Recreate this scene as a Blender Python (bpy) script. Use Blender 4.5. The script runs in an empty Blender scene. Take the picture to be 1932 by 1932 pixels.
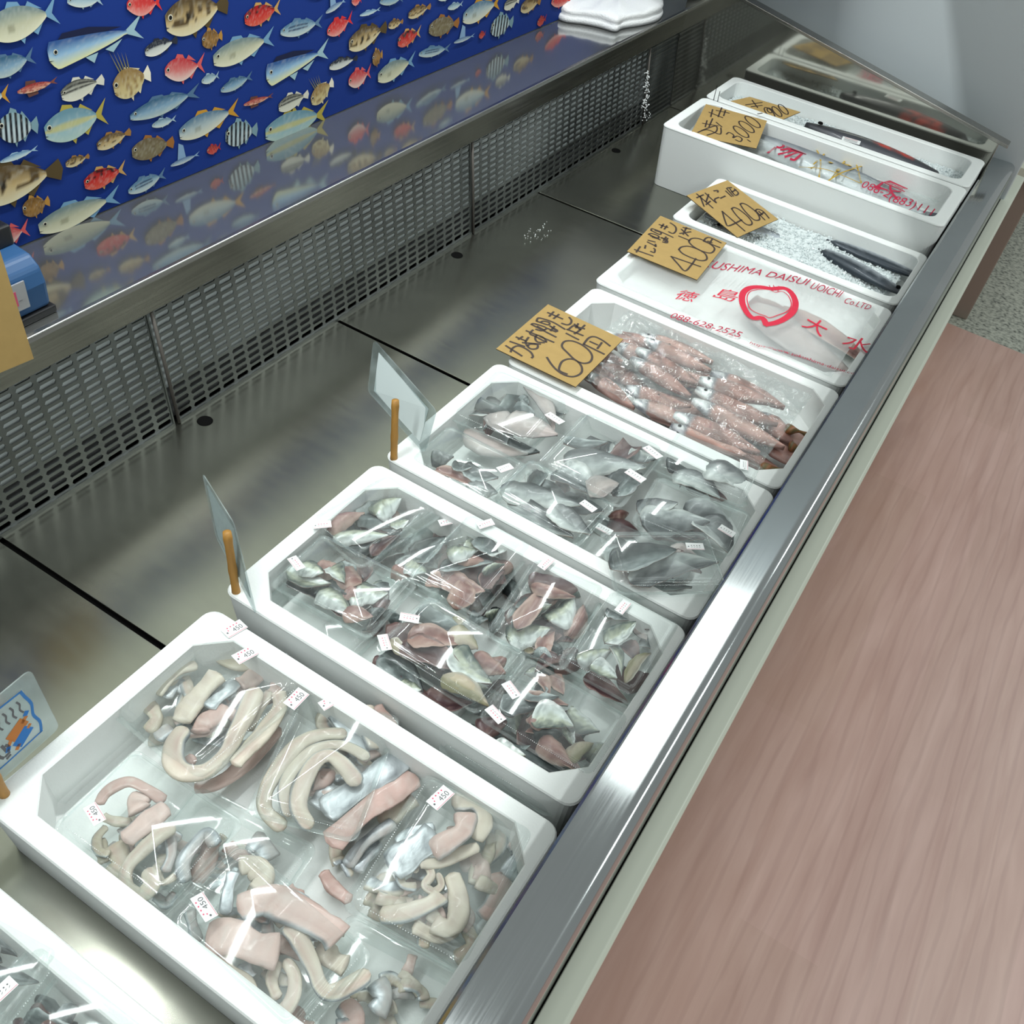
import bpy, bmesh, math, random
from mathutils import Vector, Matrix, noise
random.seed(11)
S = bpy.context.scene
COL = S.collection
PI = math.pi
# ------------------------------------------------------------------ camera
F_PX = 1805.07
CAMR = Matrix(((0.84300701, -0.44588114, 0.30088068),
               (0.52225567, 0.54453035, -0.65630459),
               (0.12879518, 0.71040601, 0.69190686)))
CAMP = Vector((0, 0, 1.0))
cd = bpy.data.cameras.new('camera'); cam = bpy.data.objects.new('camera', cd); COL.objects.link(cam)
cam.matrix_world = Matrix.Translation(CAMP) @ CAMR.to_4x4()
cd.sensor_width = 36; cd.sensor_fit = 'HORIZONTAL'; cd.lens = F_PX / 1932 * 36; cd.clip_start = .02
S.camera = cam
# ------------------------------------------------------------------ world, lights, exposure
S.view_settings.view_transform = 'Standard'; S.view_settings.look = 'None'
S.view_settings.exposure = -0.06; S.view_settings.gamma = 1
S.cycles.transparent_max_bounces = 32; S.cycles.max_bounces = 8; S.cycles.caustics_reflective = False
W = bpy.data.worlds.new('room_air'); S.world = W; W.use_nodes = True
W.node_tree.nodes['Background'].inputs[0].default_value = (.80, .86, .84, 1)
W.node_tree.nodes['Background'].inputs[1].default_value = .38
def area(name, loc, rot, sx, sy, power, color=(.93, 1, .97)):
    l = bpy.data.lights.new(name, 'AREA'); l.shape = 'RECTANGLE'; l.size = sx; l.size_y = sy
    l.energy = power; l.color = color
    o = bpy.data.objects.new(name, l); COL.objects.link(o); o.location = loc; o.rotation_euler = rot
    return o
# ceiling fixtures of the shop (rows run with the aisle)
for fx, fw, pw in ((-.24, .42, 4.6), (1.6, .30, 19)):
    for fy in (-1.75, .3, 2.45, 4.6):
        area('ceiling_fixture', (fx, fy, 2.0), (0, 0, 0), fw, 1.15, pw)
# tube under the canopy of the case
area('canopy_tube', (-.95, 1.05, 1.3), (0, math.radians(-10), 0), .025, 3.2, 31, (.95, 1, .985))

# ------------------------------------------------------------------ helpers
def ray(u, v):
    return CAMR @ Vector(((u - 966) / F_PX, -(v - 966) / F_PX, -1))
def onz(u, v, z=0.):
    d = ray(u, v); return CAMP + d * ((z - 1) / d.z)
def onx(u, v, x):
    d = ray(u, v); return CAMP + d * (x / d.x)
def lift(B, u, v, h):
    """point of the ray through a photo pixel that lies h from B (the higher one), else the nearest"""
    d = ray(u, v).normalized(); w = CAMP - B
    b = w.dot(d); c = w.dot(w) - h * h; q = b * b - c
    if q < 0: return CAMP + d * (-b)
    t1, t2 = -b - math.sqrt(q), -b + math.sqrt(q)
    return CAMP + d * t1
def node_mat(name):
    m = bpy.data.materials.new(name); m.use_nodes = True
    nt = m.node_tree; b = nt.nodes['Principled BSDF']; return m, nt, b
def mat(name, col, rough=.5, metal=0., spec=.5, bump=None, noise_amt=0., nscale=20., emit=None, stretch=None):
    m, nt, b = node_mat(name)
    b.inputs['Base Color'].default_value = (*col, 1); b.inputs['Roughness'].default_value = rough
    b.inputs['Metallic'].default_value = metal; b.inputs['Specular IOR Level'].default_value = spec
    if bump or noise_amt:
        tc = nt.nodes.new('ShaderNodeTexCoord'); mp = nt.nodes.new('ShaderNodeMapping')
        nt.links.new(tc.outputs['Object'], mp.inputs[0])
        if stretch: mp.inputs['Scale'].default_value = stretch
        n = nt.nodes.new('ShaderNodeTexNoise'); n.inputs['Scale'].default_value = nscale; n.inputs['Detail'].default_value = 5
        nt.links.new(mp.outputs[0], n.inputs['Vector'])
        if bump:
            bp = nt.nodes.new('ShaderNodeBump'); bp.inputs['Strength'].default_value = bump; bp.inputs['Distance'].default_value = .002
            nt.links.new(n.outputs[0], bp.inputs['Height']); nt.links.new(bp.outputs[0], b.inputs['Normal'])
        if noise_amt:
            mx = nt.nodes.new('ShaderNodeMixRGB'); mx.blend_type = 'MULTIPLY'; mx.inputs[0].default_value = 1
            rp = nt.nodes.new('ShaderNodeMapRange'); rp.inputs[1].default_value = .3; rp.inputs[2].default_value = .7
            rp.inputs[3].default_value = 1 - noise_amt; rp.inputs[4].default_value = 1 + noise_amt * .3
            nt.links.new(n.outputs[0], rp.inputs[0]); mx.inputs[1].default_value = (*col, 1)
            nt.links.new(rp.outputs[0], mx.inputs[2]); nt.links.new(mx.outputs[0], b.inputs['Base Color'])
    if emit: b.inputs['Emission Color'].default_value = (*col, 1); b.inputs['Emission Strength'].default_value = emit
    return m
def srgb(r, g, b):
    f = lambda c: (c / 255 / 12.92) if c <= 10 else ((c / 255 + .055) / 1.055) ** 2.4
    return (f(r), f(g), f(b))
def steel(name, col, rough, scratch=.15, axis=(1, 60, 60), dirt=.12, metal=1.):
    m, nt, b = node_mat(name)
    b.inputs['Metallic'].default_value = metal
    tc = nt.nodes.new('ShaderNodeTexCoord'); mp = nt.nodes.new('ShaderNodeMapping'); mp.inputs['Scale'].default_value = axis
    n = nt.nodes.new('ShaderNodeTexNoise'); n.inputs['Scale'].default_value = 6; n.inputs['Detail'].default_value = 6
    nt.links.new(tc.outputs['Object'], mp.inputs[0]); nt.links.new(mp.outputs[0], n.inputs['Vector'])
    r = nt.nodes.new('ShaderNodeMapRange'); r.inputs[1].default_value = .3; r.inputs[2].default_value = .7
    r.inputs[3].default_value = max(rough - scratch, .02); r.inputs[4].default_value = rough + scratch
    nt.links.new(n.outputs[0], r.inputs[0]); nt.links.new(r.outputs[0], b.inputs['Roughness'])
    n2 = nt.nodes.new('ShaderNodeTexNoise'); n2.inputs['Scale'].default_value = 4.5; n2.inputs['Detail'].default_value = 8
    nt.links.new(tc.outputs['Object'], n2.inputs['Vector'])
    r2 = nt.nodes.new('ShaderNodeMapRange'); r2.inputs[1].default_value = .35; r2.inputs[2].default_value = .65
    r2.inputs[3].default_value = 1 - dirt; r2.inputs[4].default_value = 1
    nt.links.new(n2.outputs[0], r2.inputs[0])
    mx = nt.nodes.new('ShaderNodeMixRGB'); mx.blend_type = 'MULTIPLY'; mx.inputs[0].default_value = 1; mx.inputs[1].default_value = (*col, 1)
    nt.links.new(r2.outputs[0], mx.inputs[2]); nt.links.new(mx.outputs[0], b.inputs['Base Color'])
    bp = nt.nodes.new('ShaderNodeBump'); bp.inputs['Strength'].default_value = .012; bp.inputs['Distance'].default_value = .001
    nt.links.new(n.outputs[0], bp.inputs['Height']); nt.links.new(bp.outputs[0], b.inputs['Normal'])
    return m
def clear(name, tint=(.95, .97, .965), haze=.045, gloss=.025, rough=.06, fm=.38, hvar=True, hazecol=(.8, .84, .84), bump=0, nscale=60):
    m = bpy.data.materials.new(name); m.use_nodes = True; nt = m.node_tree; nt.nodes.clear()
    out = nt.nodes.new('ShaderNodeOutputMaterial'); tr = nt.nodes.new('ShaderNodeBsdfTransparent'); tr.inputs[0].default_value = (*tint, 1)
    gl = nt.nodes.new('ShaderNodeBsdfGlossy'); gl.inputs['Roughness'].default_value = rough; gl.inputs[0].default_value = (.95, 1, 1, 1)
    df = nt.nodes.new('ShaderNodeBsdfDiffuse'); df.inputs[0].default_value = (*hazecol, 1)
    lw = nt.nodes.new('ShaderNodeLayerWeight'); lw.inputs[0].default_value = .35
    p = nt.nodes.new('ShaderNodeMath'); p.operation = 'POWER'; p.inputs[1].default_value = 2.2
    ml = nt.nodes.new('ShaderNodeMath'); ml.operation = 'MULTIPLY_ADD'; ml.inputs[1].default_value = fm; ml.inputs[2].default_value = gloss
    nt.links.new(lw.outputs['Facing'], p.inputs[0]); nt.links.new(p.outputs[0], ml.inputs[0])
    m1 = nt.nodes.new('ShaderNodeMixShader'); m1.inputs[0].default_value = haze
    tc0 = nt.nodes.new('ShaderNodeTexCoord'); n0 = nt.nodes.new('ShaderNodeTexNoise'); n0.inputs['Scale'].default_value = 24; n0.inputs['Detail'].default_value = 4
    r0 = nt.nodes.new('ShaderNodeMapRange'); r0.inputs[1].default_value = .35; r0.inputs[2].default_value = .7; r0.inputs[3].default_value = haze*.5; r0.inputs[4].default_value = haze*2.2
    nt.links.new(tc0.outputs['Object'], n0.inputs['Vector']); nt.links.new(n0.outputs[0], r0.inputs[0])
    if hvar: nt.links.new(r0.outputs[0], m1.inputs[0])
    m2 = nt.nodes.new('ShaderNodeMixShader')
    nt.links.new(tr.outputs[0], m1.inputs[1]); nt.links.new(df.outputs[0], m1.inputs[2])
    nt.links.new(ml.outputs[0], m2.inputs[0]); nt.links.new(m1.outputs[0], m2.inputs[1]); nt.links.new(gl.outputs[0], m2.inputs[2])
    nt.links.new(m2.outputs[0], out.inputs[0])
    if bump:
        tc = nt.nodes.new('ShaderNodeTexCoord'); n = nt.nodes.new('ShaderNodeTexNoise'); n.inputs['Scale'].default_value = nscale; n.inputs['Detail'].default_value = 4
        n.inputs['Distortion'].default_value = 1.5
        nt.links.new(tc.outputs['Object'], n.inputs['Vector'])
        bp = nt.nodes.new('ShaderNodeBump'); bp.inputs['Strength'].default_value = bump; bp.inputs['Distance'].default_value = .004
        nt.links.new(n.outputs[0], bp.inputs['Height'])
        nt.links.new(bp.outputs[0], gl.inputs['Normal']); nt.links.new(bp.outputs[0], lw.inputs['Normal'])
    return m
def vcol(name, rough=.35, metal_alpha=True, coat=0., spec=.5, bump=.0):
    """colours carried on the mesh itself; alpha holds how metallic the skin is"""
    m, nt, b = node_mat(name)
    a = nt.nodes.new('ShaderNodeVertexColor'); a.layer_name = 'Col'
    nt.links.new(a.outputs[0], b.inputs['Base Color']); b.inputs['Roughness'].default_value = rough
    if metal_alpha: nt.links.new(a.outputs[1], b.inputs['Metallic'])
    b.inputs['Coat Weight'].default_value = coat; b.inputs['Coat Roughness'].default_value = .08
    b.inputs['Specular IOR Level'].default_value = spec
    if bump:
        tc = nt.nodes.new('ShaderNodeTexCoord'); n = nt.nodes.new('ShaderNodeTexNoise'); n.inputs['Scale'].default_value = 180; n.inputs['Detail'].default_value = 3
        nt.links.new(tc.outputs['Object'], n.inputs['Vector'])
        bp = nt.nodes.new('ShaderNodeBump'); bp.inputs['Strength'].default_value = bump; bp.inputs['Distance'].default_value = .0015
        nt.links.new(n.outputs[0], bp.inputs['Height']); nt.links.new(bp.outputs[0], b.inputs['Normal'])
    return m
class MB:
    """collects verts/faces (with material index and vertex colours) for ONE mesh"""
    def __init__(s): s.v = []; s.f = []; s.mi = []; s.c = []
    def add(s, verts, faces, mi=0, cols=None):
        o = len(s.v); s.v += [tuple(x) for x in verts]
        s.f += [tuple(i + o for i in f) for f in faces]; s.mi += [mi] * len(faces)
        s.c += cols if cols else [(1, 1, 1, 0)] * len(verts)
        return o
    def box(s, a, b, mi=0):
        x0, y0, z0 = a; x1, y1, z1 = b
        s.add([(x0,y0,z0),(x1,y0,z0),(x1,y1,z0),(x0,y1,z0),(x0,y0,z1),(x1,y0,z1),(x1,y1,z1),(x0,y1,z1)],
              [(0,3,2,1),(4,5,6,7),(0,1,5,4),(1,2,6,5),(2,3,7,6),(3,0,4,7)], mi)
    def loft(s, loops, mi=0, cap0=False, cap1=False, closed=True):
        n = len(loops[0]); vs = [p for l in loops for p in l]; fs = []
        for k in range(len(loops) - 1):
            for i in range(n if closed else n - 1):
                j = (i + 1) % n
                fs.append((k*n+i, k*n+j, (k+1)*n+j, (k+1)*n+i))
        if cap0: fs.append(tuple(reversed(range(n))))
        if cap1: fs.append(tuple(range((len(loops)-1)*n, len(loops)*n)))
        s.add(vs, fs, mi)
    def quad(s, a, b, c, d, mi=0): s.add([a, b, c, d], [(0, 1, 2, 3)], mi)
    def tube(s, pts, r, n=8, mi=0, cap=True):
        pts = [Vector(p) for p in pts]; rs = r if isinstance(r, (list, tuple)) else [r] * len(pts)
        loops = []; up = Vector((0, 0, 1))
        for i, p in enumerate(pts):
            t = (pts[min(i+1, len(pts)-1)] - pts[max(i-1, 0)]).normalized()
            a = t.cross(up);
            if a.length < .05: a = t.cross(Vector((1, 0, 0)))
            a.normalize(); b = a.cross(t)
            loops.append([p + (a*math.cos(2*PI*k/n) + b*math.sin(2*PI*k/n))*rs[i] for k in range(n)])
        s.loft(loops, mi, cap, cap)
    def build(s, name, mats, parent=None, smooth=False, bevel=0., sub=0, weld=False):
        me = bpy.data.meshes.new(name); me.from_pydata(s.v, [], s.f)
        for m in (mats if isinstance(mats, (list, tuple)) else [mats]): me.materials.append(m)
        me.polygons.foreach_set('material_index', s.mi)
        if any(c != (1, 1, 1, 0) for c in s.c):
            ca = me.color_attributes.new('Col', 'FLOAT_COLOR', 'POINT')
            ca.data.foreach_set('color', [x for c in s.c for x in c])
        if weld:
            bm = bmesh.new(); bm.from_mesh(me); bmesh.ops.remove_doubles(bm, verts=bm.verts, dist=1e-5)
            bmesh.ops.recalc_face_normals(bm, faces=bm.faces); bm.to_mesh(me); bm.free()
        me.polygons.foreach_set('use_smooth', [bool(smooth)] * len(me.polygons)); me.update()
        o = bpy.data.objects.new(name, me); COL.objects.link(o)
        if bevel:
            md = o.modifiers.new('bevel', 'BEVEL'); md.width = bevel; md.segments = 3; md.limit_method = 'ANGLE'
        if sub:
            md = o.modifiers.new('sub', 'SUBSURF'); md.levels = sub; md.render_levels = sub
        if parent: o.parent = parent; o.matrix_parent_inverse = Matrix.Translation(-parent.location) if False else parent.matrix_basis.inverted()
        return o
def tag(o, label, cat, group=None, kind=None):
    o['label'] = label; o['category'] = cat
    if group: o['group'] = group
    if kind: o['kind'] = kind
    return o
def struct(o, label=None, cat=None):
    o['kind'] = 'structure'
    if label: o['label'] = label
    if cat: o['category'] = cat
    return o
def empty(name, loc, label, cat, group=None, rz=0):
    o = bpy.data.objects.new(name, None); COL.objects.link(o); o.location = loc; o.rotation_euler = (0, 0, rz); o.empty_display_size = .02
    return tag(o, label, cat, group)
def rrect(x0, x1, y0, y1, r, z, n=5, cham=False):
    pts = []
    for cx, cy, a in ((x1-r, y1-r, 0), (x0+r, y1-r, PI/2), (x0+r, y0+r, PI), (x1-r, y0+r, 3*PI/2)):
        for k in range(n):
            if cham:
                t = k / (n - 1); p0 = (math.cos(a), math.sin(a)); p1 = (math.cos(a+PI/2), math.sin(a+PI/2))
                q = (p0[0]*(1-t)+p1[0]*t, p0[1]*(1-t)+p1[1]*t)
            else:
                t = a + PI/2*k/(n-1); q = (math.cos(t), math.sin(t))
            pts.append((cx + r*q[0], cy + r*q[1], z))
    return pts
TEXT = {}
def text_geo(body, size=1.):
    """flat glyph outlines of a short text, (verts, faces), origin at the left end of the baseline"""
    if body not in TEXT:
        cu = bpy.data.curves.new('t', 'FONT'); cu.body = body; cu.resolution_u = 3
        o = bpy.data.objects.new('t', cu); COL.objects.link(o)
        me = bpy.data.meshes.new_from_object(o.evaluated_get(bpy.context.evaluated_depsgraph_get()))
        TEXT[body] = ([v.co.copy() for v in me.vertices], [tuple(p.vertices) for p in me.polygons])
        bpy.data.objects.remove(o); bpy.data.curves.remove(cu); bpy.data.meshes.remove(me)
    v, f = TEXT[body]; return [p * size for p in v], f
def put_text(mb, body, O, X, Y, mi, fit=None, zfun=None, thick=None):
    """lay a text with its baseline from O along X (fit = (length, height) of the whole)"""
    v, f = text_geo(body)
    if not v: return
    x0 = min(p.x for p in v); x1 = max(p.x for p in v); y0 = min(p.y for p in v); y1 = max(p.y for p in v)
    sx = fit[0] / (x1 - x0); sy = fit[1] / (y1 - y0); X = X.normalized(); Y = Y.normalized()
    pts = []
    for p in v:
        q = O + X * ((p.x - x0) * sx) + Y * ((p.y - y0) * sy)
        if zfun: q.z = zfun(q.x, q.y)
        pts.append(q)
    mb.add(pts, f, mi)
def ribbon(mb, pts, w, nrm, mi, off=0., zfun=None):
    """a pen stroke: flat ribbon with round-ish ends through pts on a plane of normal nrm"""
    pts = [Vector(p) for p in pts]
    if len(pts) > 2:                                        # soften corners (Catmull-Rom)
        q = []
        for i in range(len(pts) - 1):
            p0 = pts[max(i-1, 0)]; p1 = pts[i]; p2 = pts[i+1]; p3 = pts[min(i+2, len(pts)-1)]
            for k in range(4):
                t = k / 4; q.append(.5*((2*p1)+(p2-p0)*t+(2*p0-5*p1+4*p2-p3)*t*t+(3*p1-p0-3*p2+p3)*t**3))
        pts = q + [pts[-1]]
    L = []; R = []
    for i, p in enumerate(pts):
        t = (pts[min(i+1, len(pts)-1)] - pts[max(i-1, 0)])
        if t.length < 1e-7: t = Vector((1, 0, 0))
        t.normalize(); a = nrm.cross(t).normalized() * (w / 2)
        if i == 0: p = p - t * w * .3
        if i == len(pts) - 1: p = p + t * w * .3
        b = p + nrm * off
        if zfun: b.z = zfun(b.x, b.y)
        L.append(b + a); R.append(b - a)
    n = len(pts); mb.add(L + R, [(i, i+1, n+i+1, n+i) for i in range(n-1)], mi)
def disc(mb, c, r, nrm, X, mi, n=10, ry=None, off=0.):
    Y = nrm.cross(X).normalized(); X = X.normalized()
    mb.add([c + nrm*off + X*math.cos(2*PI*k/n)*r + Y*math.sin(2*PI*k/n)*(ry or r) for k in range(n)], [tuple(range(n))], mi)
# ------------------------------------------------------------------ materials
M_floor_col = None
STEEL_RAIL = steel('brushed steel of the front rail', (.60, .63, .64), .11, .03, (60, 1, 60), .10)
STEEL_TRAY = steel('satin steel of the tray', (.30, .305, .262), .22, .02, (3, 12, 12), .18, .95)
STEEL_LEDGE = steel('polished steel of the back ledge', (.44, .45, .44), .10, .02, (1, 1, 1), .05, .86)
STEEL_LIP = steel('steel of the ledge lip', (.40, .39, .36), .22, .05, (40, 1, 40), .1)
STEEL_END = steel('steel of the case end', (.48, .48, .43), .07, .02, (1, 1, 1), .12, .92)
STEEL_GRILLE = steel('dull steel of the grille', (.30, .315, .31), .40, .1, (1, 1, 1), .35)
FINS = mat('pale aluminium behind the grille', (.72, .78, .78), .5, .1, .5)
BLACK = mat('black gap', (.004, .004, .004), .8, 0, .05)
FOAM = mat('white polystyrene foam', (.81, .835, .825), .6, 0, .3, bump=.25, nscale=350)
PRINT_RED = mat('red ink', srgb(205, 30, 62), .5); PRINT_MAG = mat('crimson ink', srgb(175, 25, 62), .5)
PRINT_GOLD = mat('gold ink', srgb(180, 145, 30), .5)
INK = mat('black marker ink', (.035, .02, .015), .6); KRAFT = mat('kraft card', srgb(170, 142, 90), .8, 0, .2, bump=.15, noise_amt=.06, nscale=60)
KRAFT_EDGE = mat('cut edge of the card', srgb(70, 55, 35), .9)
PAPER = mat('white paper', (.80, .82, .82), .6); PINKINK = mat('pink sticker ink', srgb(215, 90, 120), .6); GREYINK = mat('grey sticker ink', (.12, .12, .13), .6)
CLEAR = clear('clear food pack plastic'); CLEAR_BASE = clear('clear tray plastic', haze=.05, gloss=.03)
BEAD = clear('pressed beads of the plastic', haze=.35, gloss=.25, rough=.12)
LAMI = clear('laminating film', tint=(.86, .9, .9), haze=.16, gloss=.08, rough=.12, hazecol=(.6, .68, .68))
BAG = clear('clear plastic bag', haze=.07, gloss=.07, rough=.05, bump=1., nscale=30, fm=.6)
BAG_MILKY = clear('cloudy plastic bag', haze=.30, gloss=.03, rough=.06, hazecol=(.9, .9, .9), bump=.6, nscale=26, fm=.2, hvar=False)
FISH = vcol('wet fish', rough=.42, coat=.12, bump=.35)
CLOTH_PRINT = vcol('printed fabric', rough=.75, metal_alpha=False, spec=.2)
BAMBOO = mat('bamboo stick', srgb(176, 128, 58), .5, noise_amt=.3, nscale=90, stretch=(1, 1, .1))
TOWEL = mat('white terry cloth', (.86, .87, .88), .95, 0, .1, bump=1., nscale=220)
# ================================================================== the setting
def floor_material():
    m, nt, b = node_mat('floor vinyl'); L = nt.links
    tc = nt.nodes.new('ShaderNodeTexCoord')
    # rosy wood vinyl: long grain across planks
    mp = nt.nodes.new('ShaderNodeMapping'); mp.inputs['Scale'].default_value = (12, 1.1, 1); mp.inputs['Rotation'].default_value = (0, 0, .0)
    L.new(tc.outputs['Object'], mp.inputs[0])
    n = nt.nodes.new('ShaderNodeTexNoise'); n.inputs['Scale'].default_value = 2.3; n.inputs['Detail'].default_value = 7; n.inputs['Distortion'].default_value = .6
    L.new(mp.outputs[0], n.inputs['Vector'])
    w = nt.nodes.new('ShaderNodeTexWave'); w.wave_type = 'RINGS'; w.rings_direction = 'Y'; w.inputs['Scale'].default_value = 1.1; w.inputs['Distortion'].default_value = 7; w.inputs['Detail'].default_value = 4
    mp2 = nt.nodes.new('ShaderNodeMapping'); mp2.inputs['Scale'].default_value = (9, 1.2, 1); L.new(tc.outputs['Object'], mp2.inputs[0]); L.new(mp2.outputs[0], w.inputs['Vector'])
    r1 = nt.nodes.new('ShaderNodeValToRGB'); r1.color_ramp.elements[0].position = .3; r1.color_ramp.elements[1].position = .72
    r1.color_ramp.elements[0].color = (*srgb(186, 152, 142), 1); r1.color_ramp.elements[1].color = (*srgb(206, 174, 164), 1)
    L.new(n.outputs[0], r1.inputs[0])
    r2 = nt.nodes.new('ShaderNodeValToRGB'); r2.color_ramp.elements[0].position = .0; r2.color_ramp.elements[1].position = .22
    r2.color_ramp.elements[0].color = (.82, .80, .80, 1); r2.color_ramp.elements[1].color = (1, 1, 1, 1); L.new(w.outputs[0], r2.inputs[0])
    mx = nt.nodes.new('ShaderNodeMixRGB'); mx.blend_type = 'MULTIPLY'; mx.inputs[0].default_value = .5; L.new(r1.outputs[0], mx.inputs[1]); L.new(r2.outputs[0], mx.inputs[2])
    # planks: slight tone steps
    br = nt.nodes.new('ShaderNodeTexBrick'); br.inputs['Scale'].default_value = 1; br.inputs['Brick Width'].default_value = 1.0; br.inputs['Row Height'].default_value = .16
    br.inputs['Mortar Size'].default_value = .0; br.inputs['Color1'].default_value = (.95, .945, .94, 1); br.inputs['Color2'].default_value = (1.02, 1.01, 1.03, 1)
    mp3 = nt.nodes.new('ShaderNodeMapping'); mp3.inputs['Rotation'].default_value = (0, 0, PI/2); L.new(tc.outputs['Object'], mp3.inputs[0]); L.new(mp3.outputs[0], br.inputs['Vector'])
    m3 = nt.nodes.new('ShaderNodeMixRGB'); m3.blend_type = 'MULTIPLY'; m3.inputs[0].default_value = 1; L.new(mx.outputs[0], m3.inputs[1]); L.new(br.outputs[0], m3.inputs[2])
    # worn brown stain beside the case
    n4 = nt.nodes.new('ShaderNodeTexNoise'); n4.inputs['Scale'].default_value = 3.4; n4.inputs['Detail'].default_value = 6; L.new(tc.outputs['Object'], n4.inputs['Vector'])
    sx = nt.nodes.new('ShaderNodeSeparateXYZ'); L.new(tc.outputs['Object'], sx.inputs[0])
    mr = nt.nodes.new('ShaderNodeMapRange'); mr.inputs[1].default_value = .0; mr.inputs[2].default_value = .38; mr.inputs[3].default_value = .55; mr.inputs[4].default_value = 0; L.new(sx.outputs[0], mr.inputs[0])
    mm = nt.nodes.new('ShaderNodeMath'); mm.operation = 'MULTIPLY'; L.new(mr.outputs[0], mm.inputs[0]); L.new(n4.outputs[0], mm.inputs[1])
    m4 = nt.nodes.new('ShaderNodeMixRGB'); m4.inputs[2].default_value = (*srgb(176, 132, 104), 1); L.new(mm.outputs[0], m4.inputs[0]); L.new(m3.outputs[0], m4.inputs[1])
    L.new(m4.outputs[0], b.inputs['Base Color']); b.inputs['Roughness'].default_value = .36; b.inputs['Specular IOR Level'].default_value = .45
    return m
def speckle_material():
    m, nt, b = node_mat('speckled grey vinyl'); L = nt.links
    tc = nt.nodes.new('ShaderNodeTexCoord'); n = nt.nodes.new('ShaderNodeTexNoise'); n.inputs['Scale'].default_value = 75; n.inputs['Detail'].default_value = 3
    L.new(tc.outputs['Object'], n.inputs['Vector']); r = nt.nodes.new('ShaderNodeValToRGB'); e = r.color_ramp
    e.elements[0].position = .30; e.elements[0].color = (*srgb(70, 74, 68), 1); e.elements[1].position = .62; e.elements[1].color = (*srgb(178, 180, 168), 1)
    k = e.elements.new(.42); k.color = (*srgb(140, 143, 133), 1)
    L.new(n.outputs[0], r.inputs[0]); L.new(r.outputs[0], b.inputs['Base Color']); b.inputs['Roughness'].default_value = .4
    return m
FZ = -.75
b = MB(); b.quad((-3, -3, FZ), (4, -3, FZ), (4, 3.42, FZ), (-3, 3.66, FZ)); struct(b.build('floor', floor_material()), 'rosy wood-pattern vinyl floor along the case', 'floor')
b = MB(); b.quad((-3, 3.66, FZ), (4, 3.42, FZ), (4, 9, FZ), (-3, 9, FZ)); struct(b.build('floor_far', speckle_material()), 'speckled grey floor beyond the pink vinyl', 'floor')
b = MB(); b.box((-1.42, -1.2, FZ), (-1.36, 6, 2.0)); struct(b.build('wall_back', mat('wall paint', (.78, .82, .72), .8)), 'wall behind the fish fabric', 'wall')
PART = mat('pale grey partition board', srgb(188, 196, 200), .5)
b = MB(); b.box((-1.34, 2.99, FZ), (-.035, 3.03, 1.9)); struct(b.build('wall_far', PART, bevel=.003), 'pale grey partition board behind the far end of the case', 'wall')

# ---- display case: one thing
TZ = -.09
Y0, Y1 = -.6, 2.87
case = empty('display_case', (-.55, 1.1, FZ), 'long stainless steel fish display case with a grille along its back', 'display case')
# tray panels with black seams between them
tray_x0, tray_x1 = -1.045, -.105
seams = [-.27, .505, 1.275, 2.06]
edges = [Y0] + seams + [Y1]
b = MB()
for i in range(len(edges) - 1):
    y0 = edges[i] + (.004 if i else 0); y1 = edges[i+1] - .004
    b.box((tray_x0, y0, TZ - .004), (tray_x1, y1, TZ))
b.build('tray', STEEL_TRAY, case, bevel=.0012)
b = MB(); b.box((tray_x0 - .02, Y0, TZ - .03), (tray_x1, Y1, TZ - .012)); b.build('tray_underside', BLACK, case)
b = MB()
for y in (.11, .885, 1.655, 2.445):
    b = MB(); n = 20
    b.loft([[(-1.005 + r*math.cos(2*PI*k/n), y + r*math.sin(2*PI*k/n), TZ + h) for k in range(n)] for r, h in ((.0135, .0002), (.0125, .0014), (.0115, .0007))], cap1=True)
    b.build('drain_hole', BLACK, case)
# front rail: flat top, rolled front edge, inner return
prof = [(-.113, -.05), (-.115, .02), (-.1145, .0275), (-.111, .030), (-.109, .0302), (-.072, .031)]
for k in range(9):
    a = PI/2 - k * (PI*.62) / 8; prof.append((-.066 + .021*math.cos(a), .010 + .021*math.sin(a)))
prof += [(-.0465, -.012), (-.0445, -.085)]
b = MB(); b.loft([[(x, y, z) for x, z in prof] for y in (Y0, Y1 + .13)], closed=False); b.build('front_rail', STEEL_RAIL, case, smooth=False)
o = case.children[-1] if case.children else None
for p in bpy.data.objects['front_rail'].data.polygons: p.use_smooth = p.index > 4
# cream bumper strip under the rail
b = MB(); b.loft([[(x, y, z) for x, z in [(-.0445, -.080), (-.0440, -.068), (-.016, -.070), (-.0115, -.074), (-.0115, -.105), (-.0445, -.110)]] for y in (Y0, Y1 + .35)], cap0=True, cap1=True)
b.build('bumper_strip', mat('cream bumper plastic', srgb(196, 200, 186), .25), case, bevel=.002)
b = MB(); b.box((-.085, Y0, FZ + .1), (-.05, Y1 + .1, -.085)); b.build('front_panel', mat('grey front panel', (.5, .52, .5), .3), case)
b = MB(); b.box((-1.3, Y0, FZ), (-.12, Y1, -.14)); b.build('cabinet_body', mat('cabinet grey', (.35, .36, .36), .5), case)
# back: lip, ledge
LZ = .18
b = MB(); b.loft([[(x, y, z) for x, z in [(-1.064, .118), (-1.056, .122), (-1.050, .175), (-1.053, .1815), (-1.060, .1825)]] for y in (Y0, Y1)], closed=False)
b.build('ledge_lip', STEEL_LIP, case)
b = MB(); b.box((-1.36, Y0, LZ - .02), (-1.058, Y1 + .35, LZ)); b.build('back_ledge', STEEL_LEDGE, case, bevel=.001)
b = MB(); b.tube([(-1.053, Y0, .1815), (-1.053, Y1, .1815)], .0016, 8); b.build('ledge_edge', mat('pale steel edge', (.75, .76, .74), .35, 1), case, smooth=True)  # thin line of paler metal along the edge of the lip
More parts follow.
